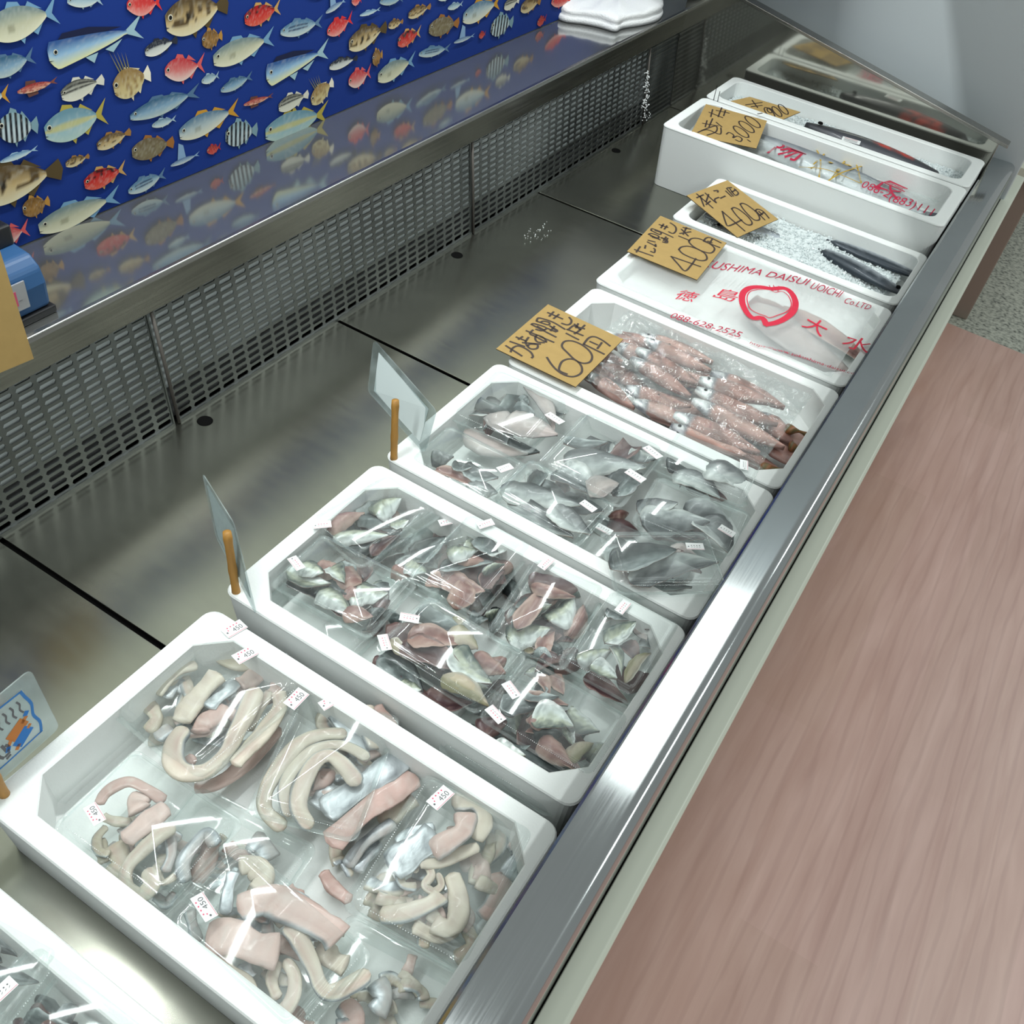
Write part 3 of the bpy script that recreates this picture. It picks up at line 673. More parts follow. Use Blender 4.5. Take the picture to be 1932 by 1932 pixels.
hs(3, 4, [([(1020,1100),(900,1190),(750,1310)], 125, 'pink', .15),
          ([(600,1090),(650,1010),(780,950),(900,1000),(1000,1070)], 65, 'rose'),
          ([(870,1030),(830,1080),(850,1130)], 110, 'pink'),
          ([(1060,1215),(950,1290),(850,1380),(770,1480),(770,1590),(850,1640),(925,1570),(890,1480)], 82, 'cream2'),
          ([(1310,1340),(1260,1260),(1180,1330),(1110,1450),(1130,1560)], 75, 'grey', .3, .6, .6),
          ([(620,1160),(700,1190),(800,1195)], 55, 'cream2'),
          ([(650,1220),(590,1290),(600,1370),(665,1390)], 50, 'beige', .2),
          ([(1100,1300),(1040,1280),(1040,1400),(1000,1500)], 60, 'grey', .3),
          ([(940,1450),(985,1560),(1070,1520)], 42, 'cream2'),
          ([(690,1330),(740,1440),(680,1530)], 110, 'beige'),
          ([(640,1440),(620,1380),(600,1300)], 70, 'beige'),
          ([(1280,1310),(1260,1420),(1180,1560)], 110, 'rose'),
          ([(940,1640),(1010,1690),(1060,1620)], 60, 'grey', .3)])
hs(5, 5, [([(1440,690),(1620,640),(1790,700),(1990,810),(2060,880)], 175, 'pink', .12, .4),
          ([(1250,870),(1400,860),(1560,930),(1700,950)], 180, 'pink', 0, .4),
          ([(1740,790),(1830,900),(1900,1040),(1960,1180),(2060,1190),(2250,1080)], 90, 'cream', .15),
          ([(1420,460),(1385,580),(1370,730)], 65, 'silver', .95, .3),
          ([(1350,960),(1380,1060),(1500,1130),(1560,1260),(1680,1330),(1770,1250),(1790,1100),(1730,1000)], 75, 'cream'),
          ([(1450,430),(1540,430),(1600,510),(1560,580)], 125, 'cream'),
          ([(1700,1010),(1650,1120),(1690,1240)], 62, 'cream'),
          ([(1950,900),(2020,1000),(2110,1040)], 110, 'cream'),
          ([(1480,1020),(1500,1080),(1520,1120)], 70, 'silver', .8),
          ([(1620,560),(1750,590),(1880,650)], 50, 'silver', .9, .3),
          ([(1750,560),(1800,600),(1850,610)], 60, 'rose'),
          ([(1270,560),(1380,510),(1440,440)], 45, 'silver', .95, .3),
          ([(1830,1290),(1780,1380),(1900,1440)], 100, 'rose'),
          ([(2080,1260),(2150,1380),(2050,1440)], 120, 'rose', .3),
          ([(2280,1130),(2330,1230),(2280,1330)], 110, 'grey', .6),
          ([(1150,700),(1170,790),(1200,900)], 60, 'grey', .3)])
hs(4, 2, [([(600,740),(520,640),(450,595),(380,630),(315,750),(300,860),(360,960)], 80, 'cream', .12),
          ([(650,610),(520,545),(380,565),(275,660),(225,770),(250,900)], 62, 'cream2', .15),
          ([(540,490),(420,490),(300,540),(210,650),(140,760),(135,870),(230,960)], 76, 'cream2', 0),
          ([(890,700),(750,790),(620,880),(450,1040)], 115, 'rose', 0, .22),
          ([(830,600),(700,690),(580,770),(420,880)], 125, 'silver', 1., .18),
          ([(620,350),(640,440),(700,560)], 92, 'cream', .2),
          ([(500,370),(560,480),(630,590)], 120, 'silver', 1., .18),
          ([(680,350),(740,430),(780,510)], 74, 'rose'),
          ([(760,530),(690,570),(610,620)], 60, 'pink', .2),
          ([(500,760),(440,800),(390,860)], 120, 'silver', 1., .2),
          ([(440,660),(420,720),(380,720)], 90, 'rose'),
          ([(780,930),(680,990),(600,1060),(540,1150)], 62, 'grey', .5),
          ([(870,800),(800,860),(700,930)], 100, 'cream2'),
          ([(470,1130),(520,1120),(560,1200)], 42, 'cream2', .5),
          ([(420,1170),(470,1250),(560,1320)], 62, 'rose'),
          ([(700,1020),(640,1080),(580,1170)], 80, 'silver', .7)])
hs(4, 3, [([(960,1080),(1030,1030),(1120,970),(1130,880)], 105, 'pink', .08),
          ([(1060,830),(1180,830),(1225,920),(1170,1010)], 85, 'cream', .1),
          ([(990,990),(870,1070),(750,1160)], 150, 'silver', 1., .2),
          ([(900,1125),(1000,1130),(1110,1080),(1200,1050)], 62, 'cream'),
          ([(880,1180),(890,1130),(940,1150),(960,1190),(930,1240),(970,1270),(1010,1240),(990,1180)], 38, 'cream'),
          ([(1060,1180),(1095,1300),(1090,1410),(1040,1455),(970,1430)], 92, 'cream'),
          ([(700,1390),(830,1380),(960,1330),(1010,1290)], 85, 'cream', .15),
          ([(800,1180),(820,1240),(890,1250)], 42, 'cream2', .3),
          ([(980,960),(870,975),(790,1040)], 62, 'silver', 1., .3),
          ([(870,1440),(980,1490),(1090,1460)], 72, 'cream'),
          ([(1180,1240),(1190,1140),(1290,1060),(1310,960)], 74, 'cream2', .2),
          ([(720,1180),(750,1260),(810,1300)], 82, 'cream2'),
          ([(1100,1130),(1200,1130),(1210,1230)], 95, 'pink'),
          ([(900,1300),(870,1350),(850,1330)], 60, 'cream'),
          ([(640,1290),(700,1340),(680,1420)], 80, 'beige'),
          ([(900,1410),(1040,1390),(1070,1350)], 70, 'rose')])
hs(4, 6, [([(1330,1120),(1400,1170),(1490,1080)], 120, 'silver', .9, .4), ([(1360,1010),(1420,1070),(1400,1110)], 120, 'pink', .2),
          ([(1280,1180),(1300,1280),(1230,1420)], 110, 'rose', .2), ([(1350,1260),(1300,1360),(1200,1500)], 90, 'grey', .4), ([(1150,1450),(1170,1550),(1080,1620)], 80, 'beige')], zt=-.034)
sfiller(3, 1, [(780,330),(1330,40),(1800,420),(1150,960)], 14, -.036, 1, 230)
sfiller(4, 2, [(330,300),(800,450),(560,1050),(130,830)], 12, -.036, 2, 190)
sfiller(4, 3, [(960,800),(1400,1050),(1120,1650),(600,1330)], 14, -.034, 3, 190)
sfiller(3, 4, [(620,1000),(1290,1200),(1110,1640),(560,1330)], 10, -.038, 4, 200)
sfiller(5, 5, [(1430,430),(2200,950),(1800,1500),(1150,720)], 12, -.036, 5, 230)
# lower layer, seen only in the gaps
pack(4, [(1180,830),(1640,1120),(1330,1560),(900,1330)], -.045, 'clear pack of hairtail under the one beside the rail, half hidden', GA)
pack(3, [(1230,1060),(1750,1330),(1500,1800),(1000,1500)], -.046, 'clear pack of hairtail in the lower layer, seen between four others', GA)
pack(4, [(560,1500),(1150,1800),(900,2150),(400,1850)], -.044, 'clear pack of hairtail in the lower layer beside the rail, near the picture bottom', GA)
sfiller(4, 2, [(100,600),(700,250),(900,700),(500,1300)], 9, -.056, 21, 190)
sfiller(3, 1, [(700,600),(1300,200),(1600,900),(1100,1200)], 9, -.056, 22, 230)
sfiller(3, 6, [(1230,1060),(1750,1330),(1500,1800),(1000,1500)], 8, -.052, 11, 200)
sfiller(4, 6, [(560,1500),(1150,1800),(900,2150),(400,1850)], 9, -.052, 12, 170)
hs(4, 6, [([(60,1020),(120,1050),(150,1120)], 100, 'grey', .5), ([(-60,1040),(0,1090),(60,1100)], 60, 'rose')], zt=-.046)

# ---------------- box B: mackerel
GB = 'clear packs of small mackerel fillets'
zB = -.010
pack(1, [(800,150),(1040,320),(640,560),(400,400)], zB, 'clear pack of mackerel fillets in the back corner of its box', GB, [(1, (375,385), (490,375))], 'b')
pack(1, [(380,450),(950,740),(720,985),(190,690)], zB + .006, 'clear pack of mackerel fillets with bright gold-lit lid ridges', GB, [(1, (265,560), (315,625))], 'b')
pack(1, [(1060,330),(1290,430),(1000,780),(780,600)], zB - .016, 'clear pack of mackerel fillets sunk between two others, small faint sticker', GB, [(1, (1088,370), (1158,355))], 'b')
pack(1, [(1260,350),(1560,520),(1290,870),(950,660)], zB + .001, 'clear pack of mackerel fillets in the middle of the far row', GB, [(1, (1300,385), (1370,365))], 'b')
pack(1, [(1640,560),(1980,740),(1730,1190),(1360,1000)], zB + .001, 'clear pack of mackerel fillets with two long dark red pieces at its far end', GB, [(1, (1640,620), (1700,565))], 'b')
pack(6, [(650,330),(1370,620),(860,1560),(20,1130)], zB, 'clear pack of mackerel fillets at the rail end of the far row', GB, [(6, (685,485), (800,350))], 'b')
pack(1, [(1000,750),(1560,1130),(1310,1410),(730,1080)], zB, 'clear pack of mackerel fillets in the middle of the near row, two upside-down stickers', GB, [(1, (975,905), (855,885)), (1, (790,1075), (765,985))], 'b')
pack(1, [(1580,1140),(2150,1440),(1880,1830),(1310,1440)], zB, 'clear pack of mackerel fillets at the rail end of the near row', GB, [(1, (1505,1330), (1450,1255)), (1, (1425,1465), (1355,1390))], 'b')
pack(1, [(1270,1400),(1850,1700),(1720,1870),(1200,1520)], -.042, 'clear pack of mackerel fillets under the near row, mostly hidden and dark', GB)
zt, zb_ = -.004, -.030
pile(1, [((740,320),(860,240),110,'S'), ((490,410),(650,320),80,'F'), ((520,450),(770,440),70,'S'), ((820,385),(900,360),60,'S'), ((640,350),(790,385),50,'D'),
         ((660,330),(750,230),90,'D'), ((560,500),(740,470),60,'D'), ((720,540),(850,450),60,'K'), ((770,220),(830,200),50,'S')], zb_, zt-.006, 'mackerel', 'the mackerel pack in the back corner')
pile(1, [((330,600),(430,640),90,'S'), ((420,600),(540,620),90,'F'), ((490,620),(550,690),90,'S'), ((540,630),(640,700),120,'F'), ((640,730),(780,760),100,'S'), ((260,640),(460,700),75,'S'),
         ((490,700),(560,760),70,'D'), ((570,740),(630,770),90,'F'), ((430,760),(570,850),110,'S'), ((590,790),(690,780),80,'S'), ((560,870),(700,880),80,'F'), ((700,870),(770,850),60,'D'), ((260,700),(420,790),80,'D'), ((720,830),(800,800),80,'K'), ((520,780),(700,860),140,'K')], zb_, zt, 'mackerel', 'the mackerel pack with gold-lit ridges')
pile(1, [((960,570),(1100,460),110,'D'), ((900,610),(1000,640),90,'S'), ((830,620),(920,655),65,'F'), ((1000,520),(1070,610),80,'D'), ((1050,440),(1110,450),40,'K'), ((870,640),(980,560),80,'D')], -.040, -.026, 'mackerel', 'the sunken mackerel pack with the faint sticker')
pile(1, [((1140,545),(1270,520),85,'S'), ((1230,480),(1300,510),90,'S'), ((1340,520),(1470,490),90,'S'), ((1300,460),(1400,550),90,'D'), ((1110,620),(1350,590),60,'D'), ((1180,570),(1330,575),55,'F'), ((1330,640),(1430,600),35,'S'),
         ((1120,670),(1310,740),110,'F'), ((1180,830),(1200,690),120,'F'), ((1020,690),(1110,720),80,'F'), ((1400,590),(1500,560),70,'F'), ((1330,720),(1430,640),80,'K'), ((1260,870),(1340,900),60,'D'), ((1340,880),(1400,850),40,'S'), ((1130,560),(1420,690),200,'K')], zb_, zt, 'mackerel', 'the middle mackerel pack of the far row')
pile(1, [((1610,720),(1810,770),60,'F'), ((1600,680),(1850,710),120,'K'), ((1520,930),(1650,740),90,'F'), ((1700,900),(1810,790),125,'S'), ((1590,880),(1690,830),70,'S'), ((1780,740),(1890,750),60,'S'), ((1480,1010),(1670,960),130,'S'),
         ((1500,960),(1640,890),70,'D'), ((1680,800),(1740,770),60,'F'), ((1650,1090),(1710,980),80,'F'), ((1800,980),(1870,830),90,'F'), ((1560,1080),(1640,1060),50,'Y'), ((1560,800),(1800,1000),220,'K')], zb_, zt, 'mackerel', 'the mackerel pack with long dark red pieces')
pile(6, [((560,820),(870,620),200,'S'), ((220,1050),(570,950),200,'S'), ((380,1140),(640,1280),170,'S'), ((600,930),(720,1210),100,'S'), ((560,480),(850,560),130,'D'), ((800,1300),(1060,1000),120,'Y'), ((880,620),(1010,810),140,'P'),
         ((1030,680),(1230,780),130,'K'), ((740,900),(920,1080),170,'K'), ((540,560),(660,380),90,'S'), ((320,1290),(760,1560),190,'K'), ((950,860),(1110,920),120,'D'), ((700,1180),(1100,1250),260,'K')], zb_, zt, 'mackerel', 'the mackerel pack at the rail end of the far row')
pile(1, [((1180,1080),(1350,1240),125,'S'), ((1120,1230),(1330,1360),100,'Y'), ((930,1010),(1170,1030),110,'F'), ((1160,960),(1280,1050),115,'Y'), ((900,1060),(1190,1180),130,'K'), ((820,1030),(950,1130),60,'Y'), ((1290,1100),(1430,1190),100,'F'), ((1040,1070),(1250,1220),100,'D'),
         ((980,870),(1190,960),90,'D'), ((810,1000),(960,940),110,'K'), ((870,1260),(970,1290),80,'S'), ((790,1110),(970,1290),140,'D'), ((740,1120),(860,1220),90,'K'), ((1030,1320),(1240,1360),90,'K'), ((950,1300),(1100,1380),90,'K'), ((1160,950),(1220,900),50,'Y')], zb_, zt, 'mackerel', 'the middle mackerel pack of the near row')
pile(1, [((1610,1460),(1800,1490),130,'S'), ((1450,1400),(1710,1340),110,'D'), ((1590,1470),(1710,1380),80,'F'), ((1810,1410),(1950,1510),100,'S'), ((1800,1660),(1920,1590),75,'Y'), ((1660,1570),(1810,1700),110,'F'), ((1400,1590),(1540,1650),70,'S'),
         ((1560,1340),(1770,1370),50,'F'), ((1450,1580),(1570,1600),60,'D'), ((1500,1640),(1790,1790),90,'D'), ((1700,1640),(1870,1760),60,'F'), ((1300,1500),(1440,1470),110,'K'), ((1880,1640),(1990,1590),100,'S'), ((1560,1500),(1900,1640),240,'K'), ((1620,1230),(1680,1320),60,'F')], zb_, zt, 'mackerel', 'the mackerel pack at the rail end of the near row')
pile(1, [((1330,1560),(1560,1700),110,'D'), ((1500,1600),(1760,1800),120,'K'), ((1440,1480),(1600,1560),100,'D')], -.062, -.050, 'mackerel', 'the hidden dark pack under the near row of mackerel')

FB = [([(800,150),(1040,320),(640,560),(400,400)], 'the mackerel pack in the back corner'), ([(380,450),(950,740),(720,985),(190,690)], 'the mackerel pack with gold-lit ridges'),
      ([(1260,350),(1560,520),(1290,870),(950,660)], 'the middle mackerel pack of the far row'), ([(1640,560),(1980,740),(1730,1190),(1360,1000)], 'the mackerel pack with long dark red pieces'),
      ([(1700,1000),(1920,1090),(1760,1380),(1480,1240)], 'the mackerel pack at the rail end of the far row'),
      ([(1000,800),(1560,1130),(1310,1390),(760,1080)], 'the middle mackerel pack of the near row'), ([(1580,1180),(2100,1440),(1880,1780),(1310,1440)], 'the mackerel pack at the rail end of the near row')]
for i, (q, wh) in enumerate(FB): filler(1, q, 13, 'SDKFKD', -.036, -.024, 'mackerel', wh, 130, 70, 40 + i)
filler(1, [(1270,1400),(1850,1700),(1720,1870),(1200,1520)], 8, 'DK', -.066, -.056, 'mackerel', 'the hidden dark pack under the near row of mackerel', 150, 80, 60)
filler(1, [(300,520),(700,160),(1250,480),(840,1000)], 16, 'DKDKF', -.058, -.050, 'mackerel', 'the lower layer between the mackerel packs', 170, 90, 61)
filler(1, [(840,560),(1250,430),(1900,800),(1500,1250)], 20, 'DKDKF', -.060, -.052, 'mackerel', 'the lower layer between the mackerel packs', 170, 90, 62)
filler(1, [(500,760),(1000,1000),(1700,1500),(1250,1450)], 16, 'DKDK', -.060, -.052, 'mackerel', 'the lower layer between the mackerel packs', 170, 90, 63)
pack(1, [(240,700),(700,950),(560,1150),(170,850)], -.044, 'clear pack of mackerel fillets in the lower layer, under the gold-lit one', GB)
pack(1, [(1600,760),(2050,980),(1800,1330),(1380,1120)], -.046, 'clear pack of mackerel fillets in the lower layer, under the far row', GB)
# ---------------- box C: grey silver fillets
GC = 'clear packs of large grey fillets'
zC = -.006
pack(2, [(500,95),(960,320),(700,590),(240,370)], zC - .004, 'clear pack of pale fillets at the back corner under the kraft card marked 60', GC, [(2, (800,350), (878,405))], 'c')
pack(2, [(240,440),(680,640),(500,880),(60,620)], zC - .002, 'clear pack of fillets beside the clear sign, folded olive piece at its back end', GC, [(2, (530,665), (600,640))], 'c')
pack(2, [(1010,345),(1460,560),(1190,920),(740,610)], zC, 'clear pack of grey fillets in the middle of the far row', GC, [(2, (1240,665), (1330,725)), (2, (1350,540), (1410,590))], 'c')
pack(2, [(680,590),(1150,860),(980,1090),(500,840)], zC, 'clear pack of grey fillets in the middle of the near row', GC, [(2, (980,830), (1070,895))], 'c')
pack(2, [(1490,480),(2000,650),(1870,870),(1400,640)], zC - .002, 'clear pack of grey fillets at the rail end of the far row', GC, [(2, (1885,665), (1885,605))], 'c')
pack(2, [(1400,700),(1950,920),(1790,1180),(1260,960)], zC, 'clear pack of grey fillets by the rail with a blue-white scaled piece', GC, [(2, (1740,970), (1840,1030))], 'c')
pack(2, [(1130,1030),(1720,1050),(1765,1300),(1120,1330)], zC + .024, 'clear pack of two grey fillets set crooked on top, overhanging the box edge', GC, [(2, (1562,1083), (1665,1087))], 'c')
pack(2, [(1000,900),(1400,1080),(1560,1420),(1000,1180)], -.044, 'clear pack of grey fillets lying under the crooked one', GC, [(2, (1075,970), (1150,1010))], 'c')
zt, zb_ = -.004, -.026
pile(2, [((590,400),(830,460),130,'P'), ((680,180),(820,420),95,'P'), ((620,330),(720,350),80,'D'), ((510,360),(600,460),140,'P'), ((400,270),(570,340),60,'D'), ((800,310),(920,340),50,'D'), ((640,270),(690,300),60,'D'), ((600,500),(740,560),70,'D'), ((370,460),(660,560),110,'P')], zb_, zt, 'grey', 'the pale pack at the back corner under the 60 card')
pile(2, [((170,570),(270,590),85,'G'), ((280,640),(370,650),50,'D'), ((350,650),(510,700),80,'D'), ((200,670),(380,750),60,'F'), ((370,740),(510,780),110,'G')], zb_, zt-.004, 'grey', 'the pack beside the clear sign')
pile(2, [((930,610),(1300,650),150,'G'), ((1050,800),(1180,740),130,'P'), ((860,680),(1050,790),160,'G'), ((1180,790),(1310,690),150,'D'), ((1260,590),(1390,600),70,'G'), ((910,510),(1110,510),60,'D'), ((980,640),(1120,680),120,'K'), ((1000,560),(1250,620),150,'G')], zb_, zt, 'grey', 'the middle grey pack of the far row')
pile(2, [((580,770),(940,850),125,'G'), ((850,870),(1020,1000),130,'G'), ((620,850),(910,1010),125,'G'), ((900,810),(1090,880),100,'D'), ((700,760),(900,820),110,'D')], zb_, zt, 'grey', 'the middle grey pack of the near row')
pile(2, [((1690,650),(1900,750),130,'G'), ((1480,600),(1690,660),120,'D'), ((1520,690),(1730,800),110,'G'), ((1650,600),(1780,640),55,'Y'), ((1700,770),(1850,790),90,'K')], zb_, zt, 'grey', 'the grey pack at the rail end of the far row')
pile(2, [((1350,940),(1660,950),170,'G'), ((1320,890),(1500,850),110,'G'), ((1650,950),(1800,1110),150,'G'), ((1580,860),(1790,940),110,'G'), ((1560,900),(1640,940),70,'D'), ((1380,1000),(1600,1030),100,'K')], zb_, zt, 'grey', 'the grey pack with the blue-white scaled piece')
pile(2, [((1180,1190),(1480,1110),150,'D'), ((1300,1270),(1700,1180),160,'G'), ((1480,1130),(1610,1130),60,'P')], .004, .020, 'grey', 'the crooked pack on top')
pile(2, [((1200,1330),(1560,1310),70,'G'), ((1280,1370),(1640,1400),100,'D'), ((1150,920),(1240,900),50,'F'), ((1150,960),(1300,1010),100,'K')], -.050, -.036, 'grey', 'the pack lying under the crooked one')

FCC = [([(500,140),(900,330),(700,560),(330,400)], 'the pale pack at the back corner under the 60 card', 3), ([(1010,390),(1440,560),(1190,900),(800,620)], 'the middle grey pack of the far row', 6),
       ([(680,620),(1100,860),(980,1060),(540,840)], 'the middle grey pack of the near row', 6), ([(1490,500),(1950,670),(1870,850),(1430,650)], 'the grey pack at the rail end of the far row', 5), ([(1420,740),(1900,930),(1790,1130),(1300,960)], 'the grey pack with the blue-white scaled piece', 6),
       ([(1180,1090),(1680,1100),(1720,1270),(1180,1280)], 'the crooked pack on top', 3)]
for i, (q, wh, n) in enumerate(FCC): filler(2, q, n, 'GDK', (.000 if 'crooked' in wh else -.034), (.006 if 'crooked' in wh else -.022), 'grey', wh, 220, 95, 80 + i)
filler(2, [(1000,900),(1500,1080),(1660,1400),(1100,1250)], 7, 'DKG', -.060, -.050, 'grey', 'the pack lying under the crooked one', 240, 100, 99)
# ---------------- nearest box, cut off by the picture edge
pack(0, [(-130,1700),(60,1810),(-10,1960),(-180,1870)], -.012, 'clear pack of dark fish in the nearest box, with a white sticker', 'clear packs in the nearest box', [(0, (-5,1878), (12,1862))], 'c')
pack(0, [(75,1835),(230,1960),(120,2080),(-25,1960)], -.012, 'clear pack of dark fish in the nearest box, right of the other one', 'clear packs in the nearest box')
filler(0, [(-130,1720),(60,1820),(-10,1950),(-160,1870)], 12, 'DDK', -.038, -.022, 'mackerel', 'the left pack of the nearest box', 60, 28, 101)
filler(0, [(75,1850),(220,1960),(120,2060),(-15,1960)], 14, 'DDK', -.038, -.022, 'mackerel', 'the right pack of the nearest box', 60, 28, 102)
pile(0, [((-60,1820),(60,1850),40,'D'), ((-80,1780),(20,1800),40,'D')], -.04, -.02, 'mackerel', 'the left pack of the nearest box')
pile(0, [((60,1920),(170,1950),40,'D'), ((80,1890),(180,1990),40,'D')], -.04, -.02, 'mackerel', 'the right pack of the nearest box')
# ---------------- box D: split barracuda in a clear bag
def barracuda(h, t, w, z, label, group):
    """opened fish: white head with dark eye, reddish brown body, grey tail; h, t are head and tail"""
    NSEED[0] += 1; sd = NSEED[0]*5.1
    A, B = h, t; X = B - A; L = X.length; X.normalize(); Y = X.cross(Vector((0, 0, 1))).normalized() * -1
    n = 12; N = 22; vs = []; cs = []
    for i in range(N):
        s = i/(N-1); hw = w/2*(.30 + .70*min(1, (s/.3))**.8)*(1 - max(0, (s-.55)/.45)**1.6*.85)
        hh = .008*(1 - .6*s)*(.5 + .5*min(1, s/.15)) + .002
        for k in range(n):
            th = 2*PI*k/n; nz = noise.noise(Vector((s*5+sd, math.cos(th)*1.5, sd)))
            vs.append(A + X*(s*L) + Y*(math.cos(th)*hw*(1+.1*nz)) + Vector((0, 0, math.sin(th)*hh + .003*math.sin(sd+s*3))))
            if s < .20: c = mixc(C(228, 230, 230, .2), C(120, 120, 126, .3), .35 + nz*3 + (.4 if abs(math.cos(th)) > .5 and math.sin(th) > 0 and s > .08 else 0) if s < .17 else .9)
            else: c = mixc(mixc(C(182, 138, 128), C(128, 92, 84), .45+nz*2), C(214, 176, 164), max(0, 1-abs(math.cos(th))*1.6)*.6 if (NSEED[0] % 3 == 0) else 0)
            if abs(math.cos(th)) > .82 and s > .2: c = mixc(c, C(120, 96, 92), .6)
            cs.append(c)
    fs = [(i*n+k, i*n+(k+1) % n, (i+1)*n+(k+1) % n, (i+1)*n+k) for i in range(N-1) for k in range(n)]
    fs += [tuple(reversed(range(n))), tuple(range((N-1)*n, N*n))]
    b = MB(); b.add(vs, fs, 0, cs); e = tag(b.build('split_barracuda', FISH, smooth=True), label, 'fish', group)
    m = MB(); c0 = A + X*(.11*L) + Vector((0, 0, .0075)); r = w*.055
    m.loft([[c0 + (X*math.cos(2*PI*k/10) + Y*math.sin(2*PI*k/10))*q + Vector((0, 0, zz)) for k in range(10)] for q, zz in ((r*1.3, -.001), (r, .0006), (r*.5, .0012))], cap1=True)
    m.build('eye', BLACK, e, smooth=True)
    return e
rows = [  # (head px, tail px) in crop 9, row label
 ([((590,640),(800,720)),((640,560),(880,600)),((560,700),(760,800)),((600,780),(870,960)),((560,760),(820,900)),((680,560),(900,640))], 'at the back end, heads hidden by the card marked 60', -.018, 60),
 ([((1090,640),(800,560)),], 'at the back end, heads hidden by the card marked 60', -.02, 60),
 ([((930,590),(1290,760)),((880,650),(1230,830)),((850,700),(1180,900)),((900,560),(1300,720))], 'in the first row of white heads past the card', -.012, 72),
 ([((1230,800),(1640,950)),((1210,860),(1660,1060)),((1190,930),(1700,1180)),((1290,780),(1700,960))], 'in the second row of white heads', -.008, 84),
 ([((1090,1000),(1560,1220)),((1070,1060),(1480,1240)),((1060,1100),(1440,1300))], 'in the row of heads nearest the grey fillets', -.012, 84),
 ([((820,860),(1180,960)),((860,940),(1240,1060)),((1560,1000),(1740,1160)),((1600,1160),(1800,1300)),((1640,1080),(1860,1190)),((1350,1160),(1680,1320))], 'lying loose below the others near the bag edge', -.030, 80),
 ([((700,560),(1000,720)),((760,620),(1060,760)),((980,760),(1340,860)),((1000,700),(1400,880)),((960,900),(1300,1000)),((900,960),(1200,1060)),((1380,720),(1640,860)),((1000,980),(1300,1110)),((1250,960),(1600,1100)),((1400,1040),(1740,1200)),((1120,1130),(1500,1290)),((640,700),(950,860))], 'in the lower layer of the bag', -.024, 84)]
for lst, where, z, w in rows:
    for k, (h, t) in enumerate(lst):
        zz = z - .003*k; (u, v), s = cv(9, h); (u2, v2), s = cv(9, t)
        H = onz(u, v, zz); T = onz(u2, v2, zz - .006)
        barracuda(H, T, w/s/F_PX*(CAMP-H).length*1.75, zz, 'split red-brown barracuda ' + where, 'split barracuda ' + where)
# a darker layer and legs of shellfish glimpsed at the rail end
for k, (h, t) in enumerate([((1700,1080),(1880,1160)), ((1720,1180),(1850,1240)), ((1560,1300),(1800,1350)), ((1640,1360),(1800,1250))]):
    (u, v), s = cv(9, h); (u2, v2), s = cv(9, t); H = onz(u, v, -.030); T = onz(u2, v2, -.044)
    b = MB(); P = spl([H, (H+T)/2 + Vector((0, 0, .008)), T], 6); b.tube(P, [.0105*(1 - (i/len(P))**1.5)*(.6 + .4*math.sin(i*.9)) + .001 for i in range(len(P))], 8)
    b.c = [C(96 + 24*(i % 3), 84 + 8*(i % 2), 50) for i in range(len(b.v))]
    tag(b.build('olive_fish_tail', FISH, smooth=True), 'olive brown fish tail at the rail end of the barracuda box', 'fish', 'olive fish tails at the rail end')
def sheet(name, corners, nx, ny, zf, m, parent=None):
    """thin draped sheet over 4 corners (p00, p10, p11, p01); zf(x, y) gives the height"""
    b = MB(); p00, p10, p11, p01 = corners; vs = []
    for j in range(ny+1):
        for i in range(nx+1):
            s = i/nx; t = j/ny; P = (p00*(1-s) + p10*s)*(1-t) + (p01*(1-s) + p11*s)*t
            vs.append((P.x, P.y, zf(P.x, P.y)))
    fs = [(j*(nx+1)+i, j*(nx+1)+i+1, (j+1)*(nx+1)+i+1, (j+1)*(nx+1)+i) for j in range(ny) for i in range(nx)]
    b.add(vs, fs); return b.build(name, m, parent, smooth=True)
def ridged(x, y, f, sd): return (1 - abs(noise.noise(Vector((x*f+sd, y*f, sd)))) * 3)
def zD(x, y): return .001 + .006*max(0, ridged(x, y*1.6, 16, 2.2)) + .003*ridged(x*1.3, y, 42, 5) - .02*max(0, (x+.2))
bagD = sheet('clear_bag', [Vector((-.56, 1.315, 0)), Vector((-.165, 1.305, 0)), Vector((-.16, 1.56, 0)), Vector((-.55, 1.575, 0))], 130, 84, zD, BAG)
tag(bagD, 'thin clear plastic bag crumpled over the split barracuda', 'plastic bag')

# ---------------- box E: printed bag
def zE(x, y):
    base = .0035
    fx = max(0, 1 - ((x + .30)/.17)**2) * max(0, 1 - ((y - 1.80)/.14)**2)
    return base + .010*fx + .0025*ridged(x, y, 11, 9.1)*max(.15, min(1, (x + .42)*6)) + .0012*noise.noise(Vector((x*45, y*45, 3)))*max(.1, min(1, (x+.42)*6))
bagE = sheet('printed_bag', [Vector((-.640, 1.655, 0)), Vector((-.150, 1.650, 0)), Vector((-.150, 1.975, 0)), Vector((-.640, 1.975, 0))], 130, 90, zE, BAG_MILKY)
tag(bagE, 'cloudy plastic bag printed in red with a ring emblem and large characters', 'plastic bag')
b = MB()
def line(body, a, c, hpx, mi, dz=.0016, zf=zE, mirror=False):
    A = onz(*a, .006); B = onz(*c, .006); X = (B - A); X.z = 0; Y = Vector((.04, 1, 0)).normalized(); q = A + Y*.01
    d0 = CAMR.transposed() @ (A - CAMP); d1 = CAMR.transposed() @ (q - CAMP)
    ppm = math.hypot(d1.x/-d1.z - d0.x/-d0.z, d1.y/-d1.z - d0.y/-d0.z)*F_PX/.01
    put_text(b, body, A, X, Y, mi, fit=(X.length, hpx/ppm), zfun=lambda x, y: zf(x, y) + dz)
line('TOKUSHIMA DAISUI', (1283,494), (1520,538), 19, 1); line('UOICHI', (1526,544), (1582,562), 17, 1); line('Co.LTD', (1590,572), (1640,584), 12, 1)
